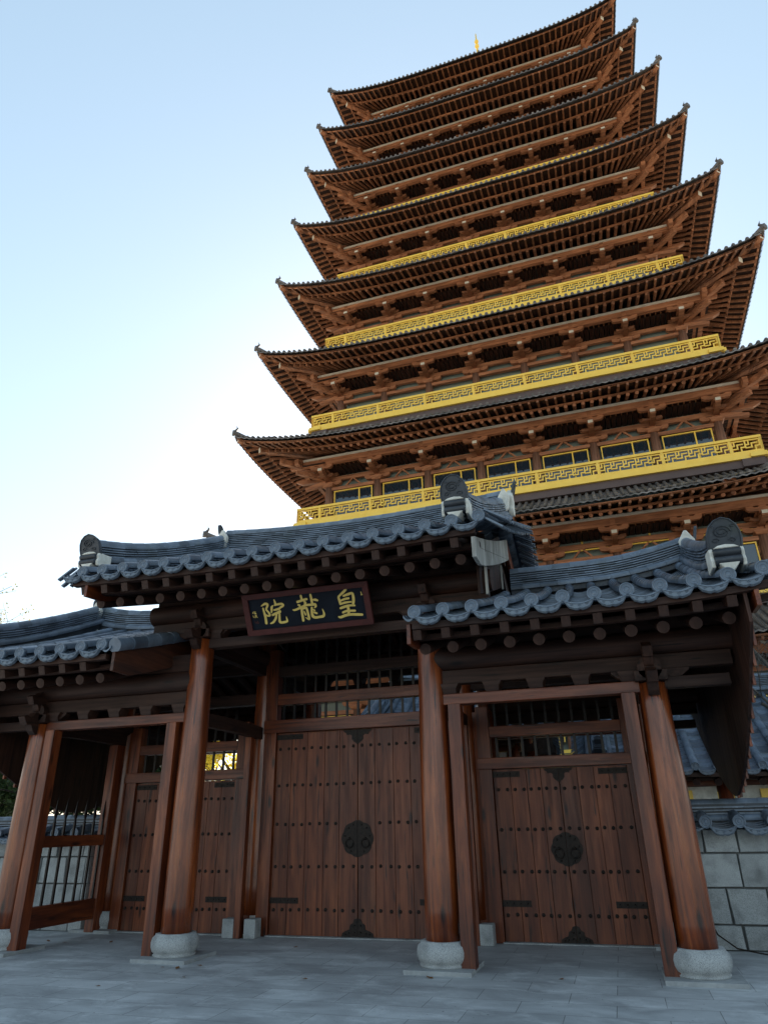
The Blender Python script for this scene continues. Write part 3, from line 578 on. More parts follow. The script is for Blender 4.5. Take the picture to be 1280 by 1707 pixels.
STROKES = {"yuan":[[[0.278,0.437,0.015],[0.342,0.464,0.035],[0.38,0.45,0.037],[0.368,0.413,0.03],[0.346,0.378,0.027],[0.381,0.322,0.03],[0.389,0.283,0.035],[0.361,0.274,0.025],[0.334,0.288,0.022]],[[0.298,0.397,0.025],[0.306,0.329,0.032],[0.313,0.262,0.038],[0.31,0.167,0.038]],[[0.503,0.508,0.019],[0.512,0.464,0.032],[0.513,0.431,0.025]],[[0.474,0.426,0.01],[0.444,0.401,0.035],[0.435,0.354,0.033],[0.427,0.322,0.02]],[[0.498,0.428,0.024],[0.555,0.436,0.029],[0.615,0.435,0.034],[0.638,0.409,0.029],[0.59,0.385,0.03],[0.562,0.369,0.023]],[[0.478,0.354,0.025],[0.52,0.359,0.03],[0.561,0.365,0.035]],[[0.439,0.282,0.03],[0.499,0.3,0.037],[0.568,0.321,0.04]],[[0.505,0.281,0.027],[0.48,0.226,0.034],[0.434,0.174,0.033],[0.385,0.155,0.02]],[[0.554,0.285,0.027],[0.542,0.22,0.032],[0.538,0.173,0.04],[0.562,0.154,0.035],[0.623,0.155,0.032],[0.66,0.166,0.03],[0.659,0.199,0.024],[0.656,0.237,0.007]]],"long":[[[0.947,0.524,0.031],[0.95,0.473,0.033]],[[0.876,0.438,0.034],[0.949,0.454,0.033],[1.03,0.466,0.031]],[[0.985,0.436,0.024],[1.0,0.411,0.036],[0.984,0.38,0.029]],[[0.882,0.391,0.025],[0.907,0.388,0.019],[0.898,0.366,0.022]],[[0.786,0.326,0.019],[0.82,0.322,0.029],[0.909,0.346,0.034],[1.003,0.374,0.031],[1.092,0.374,0.033],[1.15,0.372,0.036],[1.155,0.344,0.031],[1.137,0.327,0.019]],[[0.92,0.326,0.029],[0.918,0.237,0.037],[0.917,0.148,0.036]],[[0.919,0.322,0.024],[0.986,0.333,0.029],[1.003,0.322,0.032],[1.012,0.237,0.034],[1.014,0.167,0.037],[0.995,0.166,0.024],[0.959,0.191,0.006]],[[0.953,0.29,0.012],[0.962,0.256,0.026],[0.971,0.227,0.02]],[[1.099,0.522,0.031],[1.103,0.461,0.036],[1.104,0.391,0.034]],[[1.134,0.444,0.024],[1.167,0.44,0.036],[1.194,0.428,0.029]],[[1.088,0.327,0.029],[1.077,0.268,0.034],[1.08,0.202,0.041],[1.114,0.175,0.036],[1.188,0.177,0.034],[1.248,0.185,0.038],[1.265,0.225,0.029],[1.25,0.292,0.007]],[[1.107,0.297,0.019],[1.124,0.282,0.026]],[[1.1,0.261,0.015],[1.123,0.249,0.029],[1.15,0.237,0.029]]],"huang":[[[1.663,0.541,0.035],[1.612,0.501,0.036],[1.553,0.461,0.028],[1.534,0.436,0.033],[1.542,0.375,0.036],[1.545,0.334,0.03]],[[1.613,0.45,0.026],[1.678,0.466,0.035],[1.737,0.478,0.033],[1.758,0.462,0.035],[1.759,0.389,0.04],[1.744,0.326,0.037]],[[1.564,0.387,0.023],[1.629,0.403,0.03],[1.687,0.408,0.028]],[[1.545,0.334,0.023],[1.619,0.349,0.03],[1.715,0.352,0.021]],[[1.539,0.274,0.033],[1.609,0.29,0.035],[1.687,0.3,0.03],[1.761,0.292,0.024]],[[1.656,0.29,0.038],[1.655,0.225,0.039],[1.647,0.166,0.037]],[[1.565,0.207,0.031],[1.635,0.223,0.03],[1.753,0.215,0.03]],[[1.487,0.146,0.024],[1.515,0.138,0.035],[1.595,0.158,0.037],[1.682,0.163,0.035],[1.775,0.153,0.037],[1.849,0.143,0.032]]],"mark":[[[1.886,0.48,0.014],[1.892,0.443,0.016]],[[1.879,0.437,0.011],[1.902,0.435,0.012]]],"small":[[[0.122,0.356,0.01],[0.113,0.335,0.01]],[[0.127,0.36,0.01],[0.169,0.356,0.01]],[[0.133,0.342,0.01],[0.17,0.334,0.01]],[[0.157,0.357,0.011],[0.154,0.327,0.01]],[[0.14,0.328,0.01],[0.173,0.327,0.01]],[[0.116,0.304,0.01],[0.116,0.277,0.01],[0.136,0.284,0.01]],[[0.151,0.309,0.01],[0.173,0.305,0.011]],[[0.165,0.312,0.011],[0.155,0.282,0.01],[0.142,0.266,0.01]],[[0.16,0.286,0.011],[0.186,0.27,0.01]],[[0.146,0.297,0.01],[0.176,0.293,0.01]]],"seal":[[[0.134,0.223,0.01],[0.132,0.187,0.01],[0.158,0.198,0.01]],[[0.167,0.219,0.01],[0.179,0.209,0.01]],[[0.136,0.183,0.01],[0.187,0.178,0.01]],[[0.173,0.201,0.01],[0.182,0.178,0.011]]]}
def brush(mb, st, sc=1.0):
    P = [Vector((a, b)) for a, b, _ in st]; W = [c for _, _, c in st]; Q = []
    for i in range(len(P)-1):                                    # Catmull-Rom through the stroke's points
        p0, p1, p2, p3 = P[max(0, i-1)], P[i], P[i+1], P[min(len(P)-1, i+2)]
        for k in range(5):
            t = k/5; Q.append((.5*((2*p1)+(p2-p0)*t+(2*p0-5*p1+4*p2-p3)*t*t+(3*p1-p0-3*p2+p3)*t**3), W[i]+(W[i+1]-W[i])*t))
    Q.append((P[-1], W[-1])); L = []; Rr = []
    for i, (q, w_) in enumerate(Q):
        d = (Q[min(i+1, len(Q)-1)][0]-Q[max(0, i-1)][0]); d = d.normalized() if d.length > 0 else Vector((1, 0)); nn = Vector((-d.y, d.x)); L.append(q+nn*w_*.5*sc); Rr.append(q-nn*w_*.5*sc)
    dz = brush.d = (brush.d+.0006) if brush.d < .012 else .004
    vs = [(p.x, dz, p.y) for p in L]+[(p.x, dz, p.y) for p in Rr]; n = len(L); mb.add(vs, [(i, i+1, n+i+1, n+i) for i in range(n-1)])
    for q, w_ in (Q[0], Q[-1]):
        mb.add([(q.x+math.cos(R(a))*w_*.5*sc, dz+.0002, q.y+math.sin(R(a))*w_*.5*sc) for a in range(0, 360, 36)], [tuple(range(10))])
brush.d = .004
for key in ("yuan", "long", "huang"):
    m = MB(pxf)
    for st in STROKES[key]: brush(m, st, 1.08)
    part("character", m, "gold_leaf", plq)
for key, mt in (("mark", "gold_leaf"), ("small", "gold_leaf"), ("seal", "red_frame")):
    m = MB(pxf)
    for st in STROKES[key]: brush(m, st, .8)
    part("small_inscription" if key != "seal" else "seal_mark", m, mt, plq)

# ------------------------------------------------------------------ the nine-storey tower
tower = thing("pagoda_tower", "towering nine-storey wooden pagoda with upturned tiled eaves and golden balcony railings behind the gate", "pagoda", (-.385, 30.681, 0), -.02)
ZC = [50.64, 46.253, 41.532, 36.394, 31.183, 25.866, 20.145, 14.245, 8.2, 1.7]; WC = [10.088, 10.632, 11.157, 11.67, 12.204, 12.879, 13.461, 14.152, 14.8]
WCOL = [6.75, 7.22, 7.70, 8.20, 8.70, 9.20, 9.65, 10.15, 10.7]
def face(k):
    return ((lambda t, w, z: (t, -w, z)), (lambda t, w, z: (w, t, z)), (lambda t, w, z: (-t, w, z)), (lambda t, w, z: (-w, -t, z)))[k]
raf_rest = MB(); fly_rest = MB(); col_rest = MB(); br_rest = MB()
def rafter_unit(): m = MB(); m.tube([(0, 0, 0), (0, 3.0, 1.23)], .085, 8, 0, True, capm=1); return m.mesh("rafter", ["wood_rafter_Y", "wood_tower_X"])
def fly_unit(): m = MB(); m.bar((0, 0, 0), (0, 1.6, .47), .10, .11); return m.mesh("flying_rafter", ["wood_rafter_Y"])
RU, FU = rafter_unit(), fly_unit()
def arm(h, z0, z1, e=.16): return [(-h, z1), (-h, z0+(z1-z0)*.45), (-h+.10, z0+.02), (-h+.34, z0), (h-.34, z0), (h-.10, z0+.02), (h, z0+(z1-z0)*.45), (h, z1), (h-.24, z1), (h-.30, z1-.07), (.16, z1-.07), (.12, z1), (-.12, z1), (-.16, z1-.07), (-h+.30, z1-.07), (-h+.24, z1)]
def bracket(mb, ov, corner=0):
    """on the column head at the origin, its front towards -Y; corner -1 or 1 adds the arms of a left or right corner"""
    mb.add([(-.22, -.22, 0), (.22, -.22, 0), (.22, .22, 0), (-.22, .22, 0), (-.31, -.31, .10), (.31, -.31, .10), (.31, .31, .10), (-.31, .31, .10), (-.31, -.31, .19), (.31, -.31, .19), (.31, .31, .19), (-.31, .31, .19)],
           [(3, 2, 1, 0), (8, 9, 10, 11)]+[(i+4*l, (i+1) % 4+4*l, (i+1) % 4+4*l+4, i+4*l+4) for l in (0, 1) for i in range(4)])
    mb.prism(arm(.70, .14, .40), 'Y', -.10, .10); yo = -1.12*ov
    mb.prism([(.35, .40), (.35, .64), (yo+.1, .59), (yo-.20, .58), (yo-.24, .50), (yo-.18, .38), (yo+.12, .30)], 'X', -.115, .115)
    mb.box(-.112, .112, yo-.255, yo-.242, .42, .565, 1); mb.box(-.17, .17, yo-.14, yo+.14, .50, .60)
    mb.prism(arm(.62, .60, .84), 'Y', yo-.10, yo+.08); mb.box(-.10, .10, yo-.16, yo+.12, .845, 1.26)
    mb.box(-.14, .14, yo+.3, -.12, .70, .95); mb.prism(arm(.52, .645, .86), 'Y', -.10, .09); mb.prism(arm(.44, .40, .58), 'Y', yo*.5-.08, yo*.5+.08)
    for x in (-.58, .58): mb.box(x-.11, x+.11, yo-.12, yo+.10, .84, .90); mb.box(x*.85-.10, x*.85+.10, -.12, .11, .862, .94)
    if corner:
        c = corner; mb.prism([(y*1, z) for y, z in ((.2, .40), (.2, .68), (c*1.9*ov, .74), (c*1.95*ov, .66), (c*1.6*ov, .48))], 'Y', -.11, .11)
        mb.bar((0, 0, .83), (c*2.0*ov, -2.0*ov, 1.02), .22, .30, 0); mb.bar((0, 0, .50), (c*1.35*ov, -1.35*ov, .56), .20, .28, 0, h2=.20)
        mb.bar((c*.15, -.1, .28), (c*1.35*ov, -.1, .10), .20, .30, 0, h2=.16)
        mb.prism(arm(.55, .84, 1.08), 'Y', yo-.10, yo+.08); mb.box(c*1.12*ov-.1, c*1.12*ov+.1, -.7, .6, .60, .84); mb.box(c*1.12*ov-.12, c*1.12*ov+.12, yo-.3, yo+.3, .84, 1.26)
FR = [(0, .50), (1, .50), (1, .0)]
def fret(mb, a, b, z0, z1, w):
    """one balcony panel of the golden lattice between t=a and t=b"""
    L = b-a; n = max(1, round(L/.52)); u = L/n; h = z1-z0; g = .055
    H = lambda x0, x1, z: mb.box(x0-g/2, x1+g/2, w[0], w[1], z0+h*z-g/2, z0+h*z+g/2)
    V = lambda x, za, zb: mb.box(x-g/2, x+g/2, w[0]+.004, w[1]-.004, z0+h*za, z0+h*zb)
    for i in range(n):
        o = a+u*i
        V(o+u*.02, 0, 1) if i == 0 else None
        H(o, o+u*.42, .30); V(o+u*.42, .30, .72); H(o+u*.42, o+u*.80, .72); V(o+u*.22, .62, 1); H(o+u*.05, o+u*.22, .62); V(o+u*.66, .0, .40); H(o+u*.66, o+u*.98, .40); V(o+u*.98, .40, 1)
    mb.box(a, b, w[0], w[1], z1, z1+.045); mb.box(a, b, w[0], w[1], z0-.05, z0)
for i in range(9):
    zc, W, wcol, zb = ZC[i], WC[i], WCOL[i], ZC[i+1]; s = (zc-zb)/5.9 if i < 8 else 1.0; wm = W-.36; E = zc-.89*min(1, s+.04); LF = .80*min(1, s+.04)
    ov = (wm-wcol)/3.45; lift = lambda t: LF*(abs(t)/W)**5; we = lambda t: wm+.36*(abs(t)/W)**3
    wst = wcol+1.25*ov; zst = E-.15+.41*((wm-1.05)-wst)-.09; zcol = zst-1.28*s; sp = 2*wcol/7; cols = [-wcol+sp*j for j in range(8)]
    sr = math.sqrt(s); zfl = zb+1.33*sr if i < 8 else .9; ztop = zb+2.40*sr
    # ---- roof tiles
    if i > 0: s2 = (ZC[i-1]-zc)/5.9; win, zin = WCOL[i-1]+.75, zc+1.08*math.sqrt(s2)
    else: win, zin = .7, zc+7.2
    zr = lambda t, w: E+.10+lift(t)*(1-(we(t)-w)/(we(t)-win))**2+(zin-E-.10)*(.72*((we(t)-w)/(we(t)-win))+.28*((we(t)-w)/(we(t)-win))**2)
    mb = MB(); n = int(2*(W-.15)/.30); ts = [-(W-.15)+2*(W-.15)*j/n for j in range(n+1)]
    for k in range(4):
        mb.xf = face(k); prev = None
        for j, t in enumerate(ts):
            wi = max(win, abs(t)); L = we(t)-wi
            if L < .12: continue
            m_ = 5 if k == 0 and i >= 5 else 3
            mb.tube([(t, we(t)-L*q/m_, zr(t, we(t)-L*q/m_)+.03) for q in range(m_+1)], .078, 6, 0, True, -10, 190, up=(0, 0, 1))
        rows = []
        for q in range(7):
            rows.append([(t, we(t)-(we(t)-max(win, abs(t)))*q/6, zr(t, we(t)-(we(t)-max(win, abs(t)))*q/6)-.03) for t in [-W+2*W*j/28 for j in range(29)]])
        mb.grid(rows)
        for j in range(n):                                        # drip tiles along the edge
            t0, t1 = ts[j], ts[j+1]; z0, z1 = zr(t0, we(t0)), zr(t1, we(t1)); w0, w1 = we(t0)+.012, we(t1)+.012; tm = (t0+t1)/2
            mb.add([(t0, w0, z0), (t1, w1, z1), (t1, w1, z1-.06), (tm, (w0+w1)/2, (z0+z1)/2-.115), (t0, w0, z0-.06), (tm, (w0+w1)/2, (z0+z1)/2-.05)], [(0, 5, 3, 4), (5, 1, 2, 3)])
    mb.xf = None
    roof = part("tiled_roof", mb, "tower_tile", tower)
    for sx, sy in ((-1, -1), (1, -1), (1, 1), (-1, 1)):
        mb = MB(); pts = []
        for q in range(9):
            w_ = W-.02-(W-.02-win)*q/8; pts.append((sx*w_, sy*w_, zr(w_*.999, min(w_, we(w_)))+.10+(.10 if q == 0 else 0)))
        mb.tube(pts, [.13]+[.16]*8, 10); e = Vector(pts[0])
        mb.prism([(-.13, -.12), (.13, -.12), (.15, .06), (0, .16), (-.15, .06)], 'Y', -.06, .06); mb.v = [tuple(v) for v in mb.v]
        o = len(mb.v)-10
        for q in range(o, len(mb.v)):
            v = Vector(mb.v[q]); d = Vector((sx, sy, 0)).normalized(); l = Vector((-d.y, d.x, 0)); mb.v[q] = tuple(e+l*v.x+d*(-v.y+.05)+Vector((0, 0, v.z)))
        mb.tube([e+Vector((0, 0, .08)), e+Vector((-sx*.10, -sy*.10, .28)), e+Vector((-sx*.05, -sy*.05, .46))], [.09, .06, .012], 7)
        part("hip_ridge", mb, "tower_tile", roof)
        h = MB(); d = Vector((sx, sy, 0)); zt = zr(W, W)
        h.bar(d*(wcol-.4)+Vector((0, 0, zst+.75*s)), d*(W-1.0)+Vector((0, 0, zt-.52)), .26, .34, 0, h2=.28); q = d*(W-1.0)+Vector((0, 0, zt-.52)); h.bar(q, q+d*.012+Vector((0, 0, -.002)), .25, .27, 1)
        part("hip_rafter", h, ["wood_tower_Y", "white_strip"], roof)
        h = MB(); h.bar(d*(W-2.2)+Vector((0, 0, zt-.22)), d*(W-.16)+Vector((0, 0, zt-.20)), .24, .26, 0); q = d*(W-.16)+Vector((0, 0, zt-.20)); h.bar(q, q+d*.012, .23, .22, 1)
        part("hip_rafter", h, ["wood_tower_Y", "white_strip"], roof)
    # ---- rafters, boards, soffit
    eb = MB(); sf = MB(); tf = wcol-1.15; n = int(2*(W-.5)/.39); rt = [-(W-.5)+2*(W-.5)*j/n for j in range(n+1)]
    tin = lambda t: t if abs(t) <= tf else math.copysign(tf+(abs(t)-tf)*.27, t)
    for k in range(4):
        F = face(k); g = [-W+.05+2*(W-.05)*j/24 for j in range(25)]; eb.xf = F
        for a, b in zip(g, g[1:]):
            eb.xf = None
            eb.bar(F(a, we(a)-.20, E-.065+lift(a)), F(b, we(b)-.20, E-.065+lift(b)), .09, .075); c = .93; a2, b2 = a*c, b*c
            eb.bar(F(a2, we(a)-1.07, E-.035+lift(a)*.86), F(b2, we(b)-1.07, E-.035+lift(b)*.86), .10, .085)
        sf.xf = F
        sf.grid([[(t, we(t)-.10, E-.095+lift(t)) for t in g], [(tin(t)*.2+t*.8, we(t)-1.85, E+.37+lift(t)*.7) for t in g]])
        sf.grid([[(t*.93, we(t)-1.08, E-.08+lift(t)*.86) for t in g], [(tin(t)*.5+t*.45, (we(t)+wcol)/2-.5, E+.55+lift(t)*.4) for t in g], [(tin(t), wcol-.6, E-.15+.41*(wm-1.05-wcol+.6)+.12) for t in g]])
        for t in rt:
            single = k == 0 and i in (6, 7) and abs(t) <= tf
            p0 = (t if abs(t) <= tf else t*.955, we(t)-1.05, E-.15+lift(t)*.88); p1 = (tin(t), wcol-.6, E-.15+.41*(wm-1.05-wcol+.6))
            if single:
                o = link("rafter", RU, tower, F(*p0)); o = link("flying_rafter", FU, tower, F(t, we(t)-.17, E-.15+lift(t)))
            else:
                raf_rest.tube([F(*p0), F(*p1)], .085, 6); tt = t if abs(t) <= tf else tin(t)*.12+t*.88
                fly_rest.bar(F(t, we(t)-.17, E-.15+lift(t)), F(tt, we(t)-1.75, E+.31+lift(t)*.75), .10, .11)
    part("eave_board", eb, "wood_tower_X", roof); part("soffit_boards", sf, "wood_eave_Y", roof)
    # ---- beams, infill and wall
    bm = MB(); ws = MB(); wl = MB(); cl = MB()
    for k in range(4):
        for m_ in (bm, ws, wl): m_.xf = face(k)
        e = .003*k
        bm.box(-wcol, wcol, wcol-.10+e, wcol+.10+e, zcol-.19*s, zcol-.012); bm.box(-wcol-.1, wcol+.1, wcol-.09+e, wcol+.09+e, zcol+.38*s+e, zcol+.61*s+e)
        bm.box(-wst-.5, wst+.5, wst-.20+e, wst+.02+e, zst-.46*s, zst-.15); bm.box(-wst, wst, wst-.45+e, wst-.30+e, zst-.44*s, zst-.2)
        cl.xf = face(k); q = -wst
        while q < wst: cl.box(q, q+.21, wcol-.3, wst-.2, zst-.44*s+.001*k, zst-.41*s+.001*k); q += .25
        ws.box(-wst+.1, wst-.1, wst-.16+e, wst+.075+e, zst-.145, zst-.03)
        wl.box(-wcol+.22, wcol-.22, wcol-.36, wcol-.28, zfl, zst+.4); wl.box(-wcol+.6, wcol-.6, wcol-.75, wcol-.6, zb-.3, zc+.6)  # inner ring: unseen core added to stop sun leaking between the storeys
    part("beams", bm, "wood_tower_X", tower); part("infill_strip", ws, "white_strip", tower)
    part("ceiling_slats", cl, "wood_eave_Y", tower); part("wall_panels_and_core", wl, "panel_glass", tower)
    # ---- columns and brackets
    CM = MB(); CM.lathe([(.215, 0), (.235, (zcol-zfl)*.45), (.20, zcol-zfl)], (0, 0, 0), 16); cm = CM.mesh("column", "wood_tower_column")
    bk = {}
    for c in (-1, 0, 1): B = MB(); bracket(B, ov, c); bk[c] = B; bk[c, 'm'] = B.mesh("bracket", ["wood_tower_X", "white_strip"])
    for k in range(4):
        for j, t in enumerate(cols):
            c = -1 if j == 0 else (1 if j == 7 else 0)
            if k == 0:
                link("column", cm, tower, (t, -wcol, zfl)); o = link("bracket", bk[c, 'm'], tower, (t, -wcol, zcol)); o.scale = (1, 1, s)
            elif j < 7 or k == 1:
                if j == 0 and k == 1: continue
                F = face(k); p = F(t, wcol, 0)
                if j not in (0, 7) or k in (2,):
                    col_rest.xf = lambda x, y, z, p=p: (p[0]+x, p[1]+y, z); col_rest.lathe([(.215, zfl), (.20, zcol)], (0, 0, 0), 10)
                    br_rest.xf = lambda x, y, z, k=k, t=t: face(k)(t+x, wcol-y, zcol+z*s); bracket(br_rest, ov, c)
    # ---- balcony railing
    rl = MB(); fa = MB(); lo = MB(); wr = wcol+1.22
    for k in range(4):
        for m_ in (rl, fa, lo): m_.xf = face(k)
        e = .002*k; z0, z1 = zb+1.72*sr, zb+2.19*sr
        fa.box(-wr-.22, wr+.22, wr-.55, wr+.10+e, zfl+e, zfl+.20*sr); fa.box(-wr-.03, wr+.03, wr-.05, wr+.05+e, zfl+.20*sr, z0-.06)
        lo.box(-wr-.1, wr+.1, wr-.9, wr-.02+e, zfl-.36*s+e, zfl-.002)
        rl.box(-wr-.04, wr+.04, wr-.05, wr+.055+e, ztop-.12+e, ztop+e); ed = [-wr]+cols+[wr]
        for a, b in zip(ed, ed[1:]):
            rl.box(a-.05, a+.05, wr-.045, wr+.05+e, z0-.06, ztop-.13); fret(rl, a+.05, b-.05, z0, z1, (wr-.03, wr+.03))
            fa.box(a-.006, a+.006, wr+.05, wr+.054, zfl+.2*sr, z0-.07)
        rl.box(wr-.05, wr+.05, wr-.05, wr+.05, z0-.06, ztop-.13)
    ra = part("railing", rl, "gold_paint", tower); part("balcony_edge", fa, "gold_paint", ra); part("balcony_floor", lo, "brown_paint", ra)
    # ---- windows
    if i >= 6:
        for j in range(7):
            a, b = cols[j]+.30, cols[j+1]-.30; zt = zcol-.24*s
            f = MB(); g = .05; y0 = -wcol-.02; zl = zt-1.6*s
            f.box(a, b, y0-.05, y0+.02, zt-g, zt); f.box(a, a+g, y0-.045, y0+.02, zl, zt-g-.001); f.box(b-g, b, y0-.045, y0+.02, zl, zt-g-.001); f.box(a+(b-a)*.66-.03, a+(b-a)*.66+.03, y0-.04, y0+.02, zl, zt-g-.002)
            if i == 8:
                q = a+.12
                while q < b-.1: f.box(q-.022, q+.022, y0-.03, y0+.01, zl-1.5, zt-g-.002); q += .14
            if i == 7:
                f.box(a, b, y0-.05, y0+.02, zcol+.30*s, zcol+.35*s); f.box(a+(b-a)*.52-.04, a+(b-a)*.52+.04, y0+.28, y0+.32, zcol+.62*s, zst-.3)
            wn = part("window", f, "gold_paint", tower)
            p = MB(); p.box(a+.01, b-.01, y0+.025, y0+.045, zl, zt-.01); part("pane", p, "window_glass", wn)
            if i in (6, 7):
                st = MB(); c = (a+b)/2; st.bar((c-.40, -wcol-.02, zcol+.005), (c-.015, -wcol-.02, zcol+.40*s), .08, .10, 0, up=(0, 1, 0)); st.bar((c+.40, -wcol-.02, zcol+.005), (c+.015, -wcol-.02, zcol+.40*s), .08, .10, 0, up=(0, 1, 0)); part("gable_strut", st, "wood_tower_X", tower)
for nm, m_, mt in (("rafters", raf_rest, "wood_rafter_Y"), ("flying_rafters", fly_rest, "wood_rafter_Y"), ("columns", col_rest, "wood_tower_column"), ("brackets", br_rest, ["wood_tower_X", "white_strip"])):
    part(nm, m_, mt, tower, kind='stuff')
m = MB(); m.box(-13, 13, -13, 13, .001, .9); part("stone_base", m, "granite", tower)
m = MB(); zb = ZC[0]+7.1; m.lathe([(.9, 0), (1.0, .5), (.55, 1.0), (.30, 1.3), (.14, 1.6), (.10, 8.0), (.05, 10.3)], (0, 0, zb), 14)
for q in range(7): m.lathe([(.10, -.10), (.62-.05*q, -.06), (.66-.05*q, 0), (.62-.05*q, .06), (.10, .10)], (0, 0, zb+2.2+.62*q), 16)
for z, r_ in ((66.30, .20), (66.95, .19)): m.lathe([(r_*math.sin(math.pi*a/10)+.001, z-r_*1.25*math.cos(math.pi*a/10)) for a in range(11)], (0, 0, 0), 14)
m.lathe([(.05, 67.2), (.03, 67.5), (.008, 68.3)], (0, 0, 0), 8); part("finial", m, "gold_paint", tower)

# ------------------------------------------------------------------ stone walls beside the gate
def stone_wall(name, label, x0, x1, group):
    t = thing(name, label, "wall", (x0 if x0 > 0 else x1, 2.28, 0), 0, group); ox = t.location.x
    b = MB(lambda x, y, z: (x-ox, y-2.28, z)); z = .0
    b.box(x0+.02, x1-.02, 2.075, 2.485, 0, 1.44, 1)
    for h in (.30, .44, .43, .31):
        for yf, sg in ((2.06, 1), (2.50, -1)):
            x = x0-rnd.random()*.4
            while x < x1:
                w_ = rnd.uniform(.38, .62); a, c = max(x0, x)+.003, min(x1, x+w_)-.003
                if c-a > .05:
                    j = [rnd.uniform(-.012, .012) for _ in range(8)]; o = rnd.uniform(-.008, .010); ya, yb = yf-sg*.045+o, yf+sg*.03
                    b.add([(a+j[0], yb, z+.003+j[4]*.3), (c+j[1], yb, z+.003+j[5]*.3), (c+j[2], yb, z+h-.003+j[6]*.3), (a+j[3], yb, z+h-.003+j[7]*.3), (a+.012+j[0], ya, z+.014+j[4]*.3), (c-.012+j[1], ya, z+.014+j[5]*.3), (c-.012+j[2], ya, z+h-.014+j[6]*.3), (a+.012+j[3], ya, z+h-.014+j[7]*.3)],
                        [(4, 5, 6, 7), (0, 1, 5, 4), (1, 2, 6, 5), (2, 3, 7, 6), (3, 0, 4, 7)])
                x += w_
        z += h
    part("stone_courses", b, ["wall_stone", "joint"], t, bevel=.006)
    n = int((x1-x0)/.43); r = Roof([x0+.25+.43*i-ox for i in range(n)], x0-ox, x1-ox, 1.57, .10, yf=-.52, yrid=0, ll=0, lr=0)
    ro = tiles(r, t, step=.25, course=.12); ro.name = "coping"; ridge([(x0-ox, 0, 1.60), (x1-ox, 0, 1.60)], ro, "coping_ridge", .26, 3, .06, .085)
    return t
stone_wall("stone_wall", "granite block wall with dark tile coping running off beside the lower roof's closed double door", 3.15, 13.5, None)
stone_wall("stone_wall", "granite block wall with tile coping seen through the spiked side fence", -16, -6.92, None)

# ------------------------------------------------------------------ halls behind
def hall(name, label, loc, xs, x0, x1, ze, rise, depth, wallz):
    t = thing(name, label, "hall", loc); r = Roof(xs, x0, x1, ze, rise, yf=0, yrid=depth, ll=.15, lr=.15)
    ro = tiles(r, t, step=.34, course=.16); eaves(r, ro, False)
    m = MB()
    for x in [x for x in xs if x0+.2 < x < x1-.2]: m.tube([(x, .35, ze-.30+r.lift(x)), (x, depth, ze+.75)], .08, 8)
    part("rafters", m, "wood_eave_Y", ro)
    ridge([(x0+.3+(x1-x0-.6)*i/10, depth, ze+rise+.05+.2*(2*i/10-1)**2) for i in range(11)], ro, "main_ridge", .26, 6)
    for x in (x0+.55, x1-.55): ridge([(x, depth-.1-(depth-.5)*i/8, r.z(x, depth-.1-(depth-.5)*i/8)+.1) for i in range(9)], ro, "descending_ridge", .24, 5)
    verge(r, ro, x0+.1, -1, 'cross'); verge(r, ro, x1-.1, 1, 'cross'); bargeboard(r, ro, x0+.25, .35, "wood_gate_Y"); bargeboard(r, ro, x1-.25, .35, "wood_gate_Y")
    n = max(2, round((x1-x0-1.6)/2.4)); cx = [x0+.8+(x1-x0-1.6)*i/n for i in range(n+1)]
    for x in cx:
        for y in (1.1, 2*depth-1.1):
            m = MB(); m.lathe([(.17, 0), (.15, ze-.1)], (x, y, .2), 14); part("column", m, "wood_gate_Z", t)
    m = MB(); m.box(x0+.6, x1-.6, 1.02, 1.18, ze-.32, ze-.08); m.box(x0+.6, x1-.6, 2*depth-1.18, 2*depth-1.02, ze-.32, ze-.08); part("beam", m, "wood_gate_X", t)
    for a, b in zip(cx, cx[1:]):
        m = MB(); m.box(a+.17, b-.17, 1.06, 1.14, .2, ze-.33); part("wall_panel", m, "plaster", t)
        c = a+(b-a)*.5; m = MB(); m.box(c-.45, c+.45, 1.0, 1.055, .3, ze-.4); part("door", m, "gold_paint", t)
    m = MB(); m.box(x0+.4, x1-.4, .7, 2*depth-.7, .001, .2); part("stone_floor", m, "granite", t)
    return t
hall("side_hall", "tile-roofed hall with low eaves showing behind the stone wall and right door", (3.94, 7.0, 0), [-2.14+.427*i for i in range(24)], -2.45, 8.2, 2.59, 1.9, 3.0, 2.4)
hall("inner_hall", "tile-roofed hall glimpsed between the bars above the middle door", (-4.2, 7.6, 0), [.35+.427*i for i in range(11)], .0, 4.95, 3.55, 2.0, 3.4, 3.0)

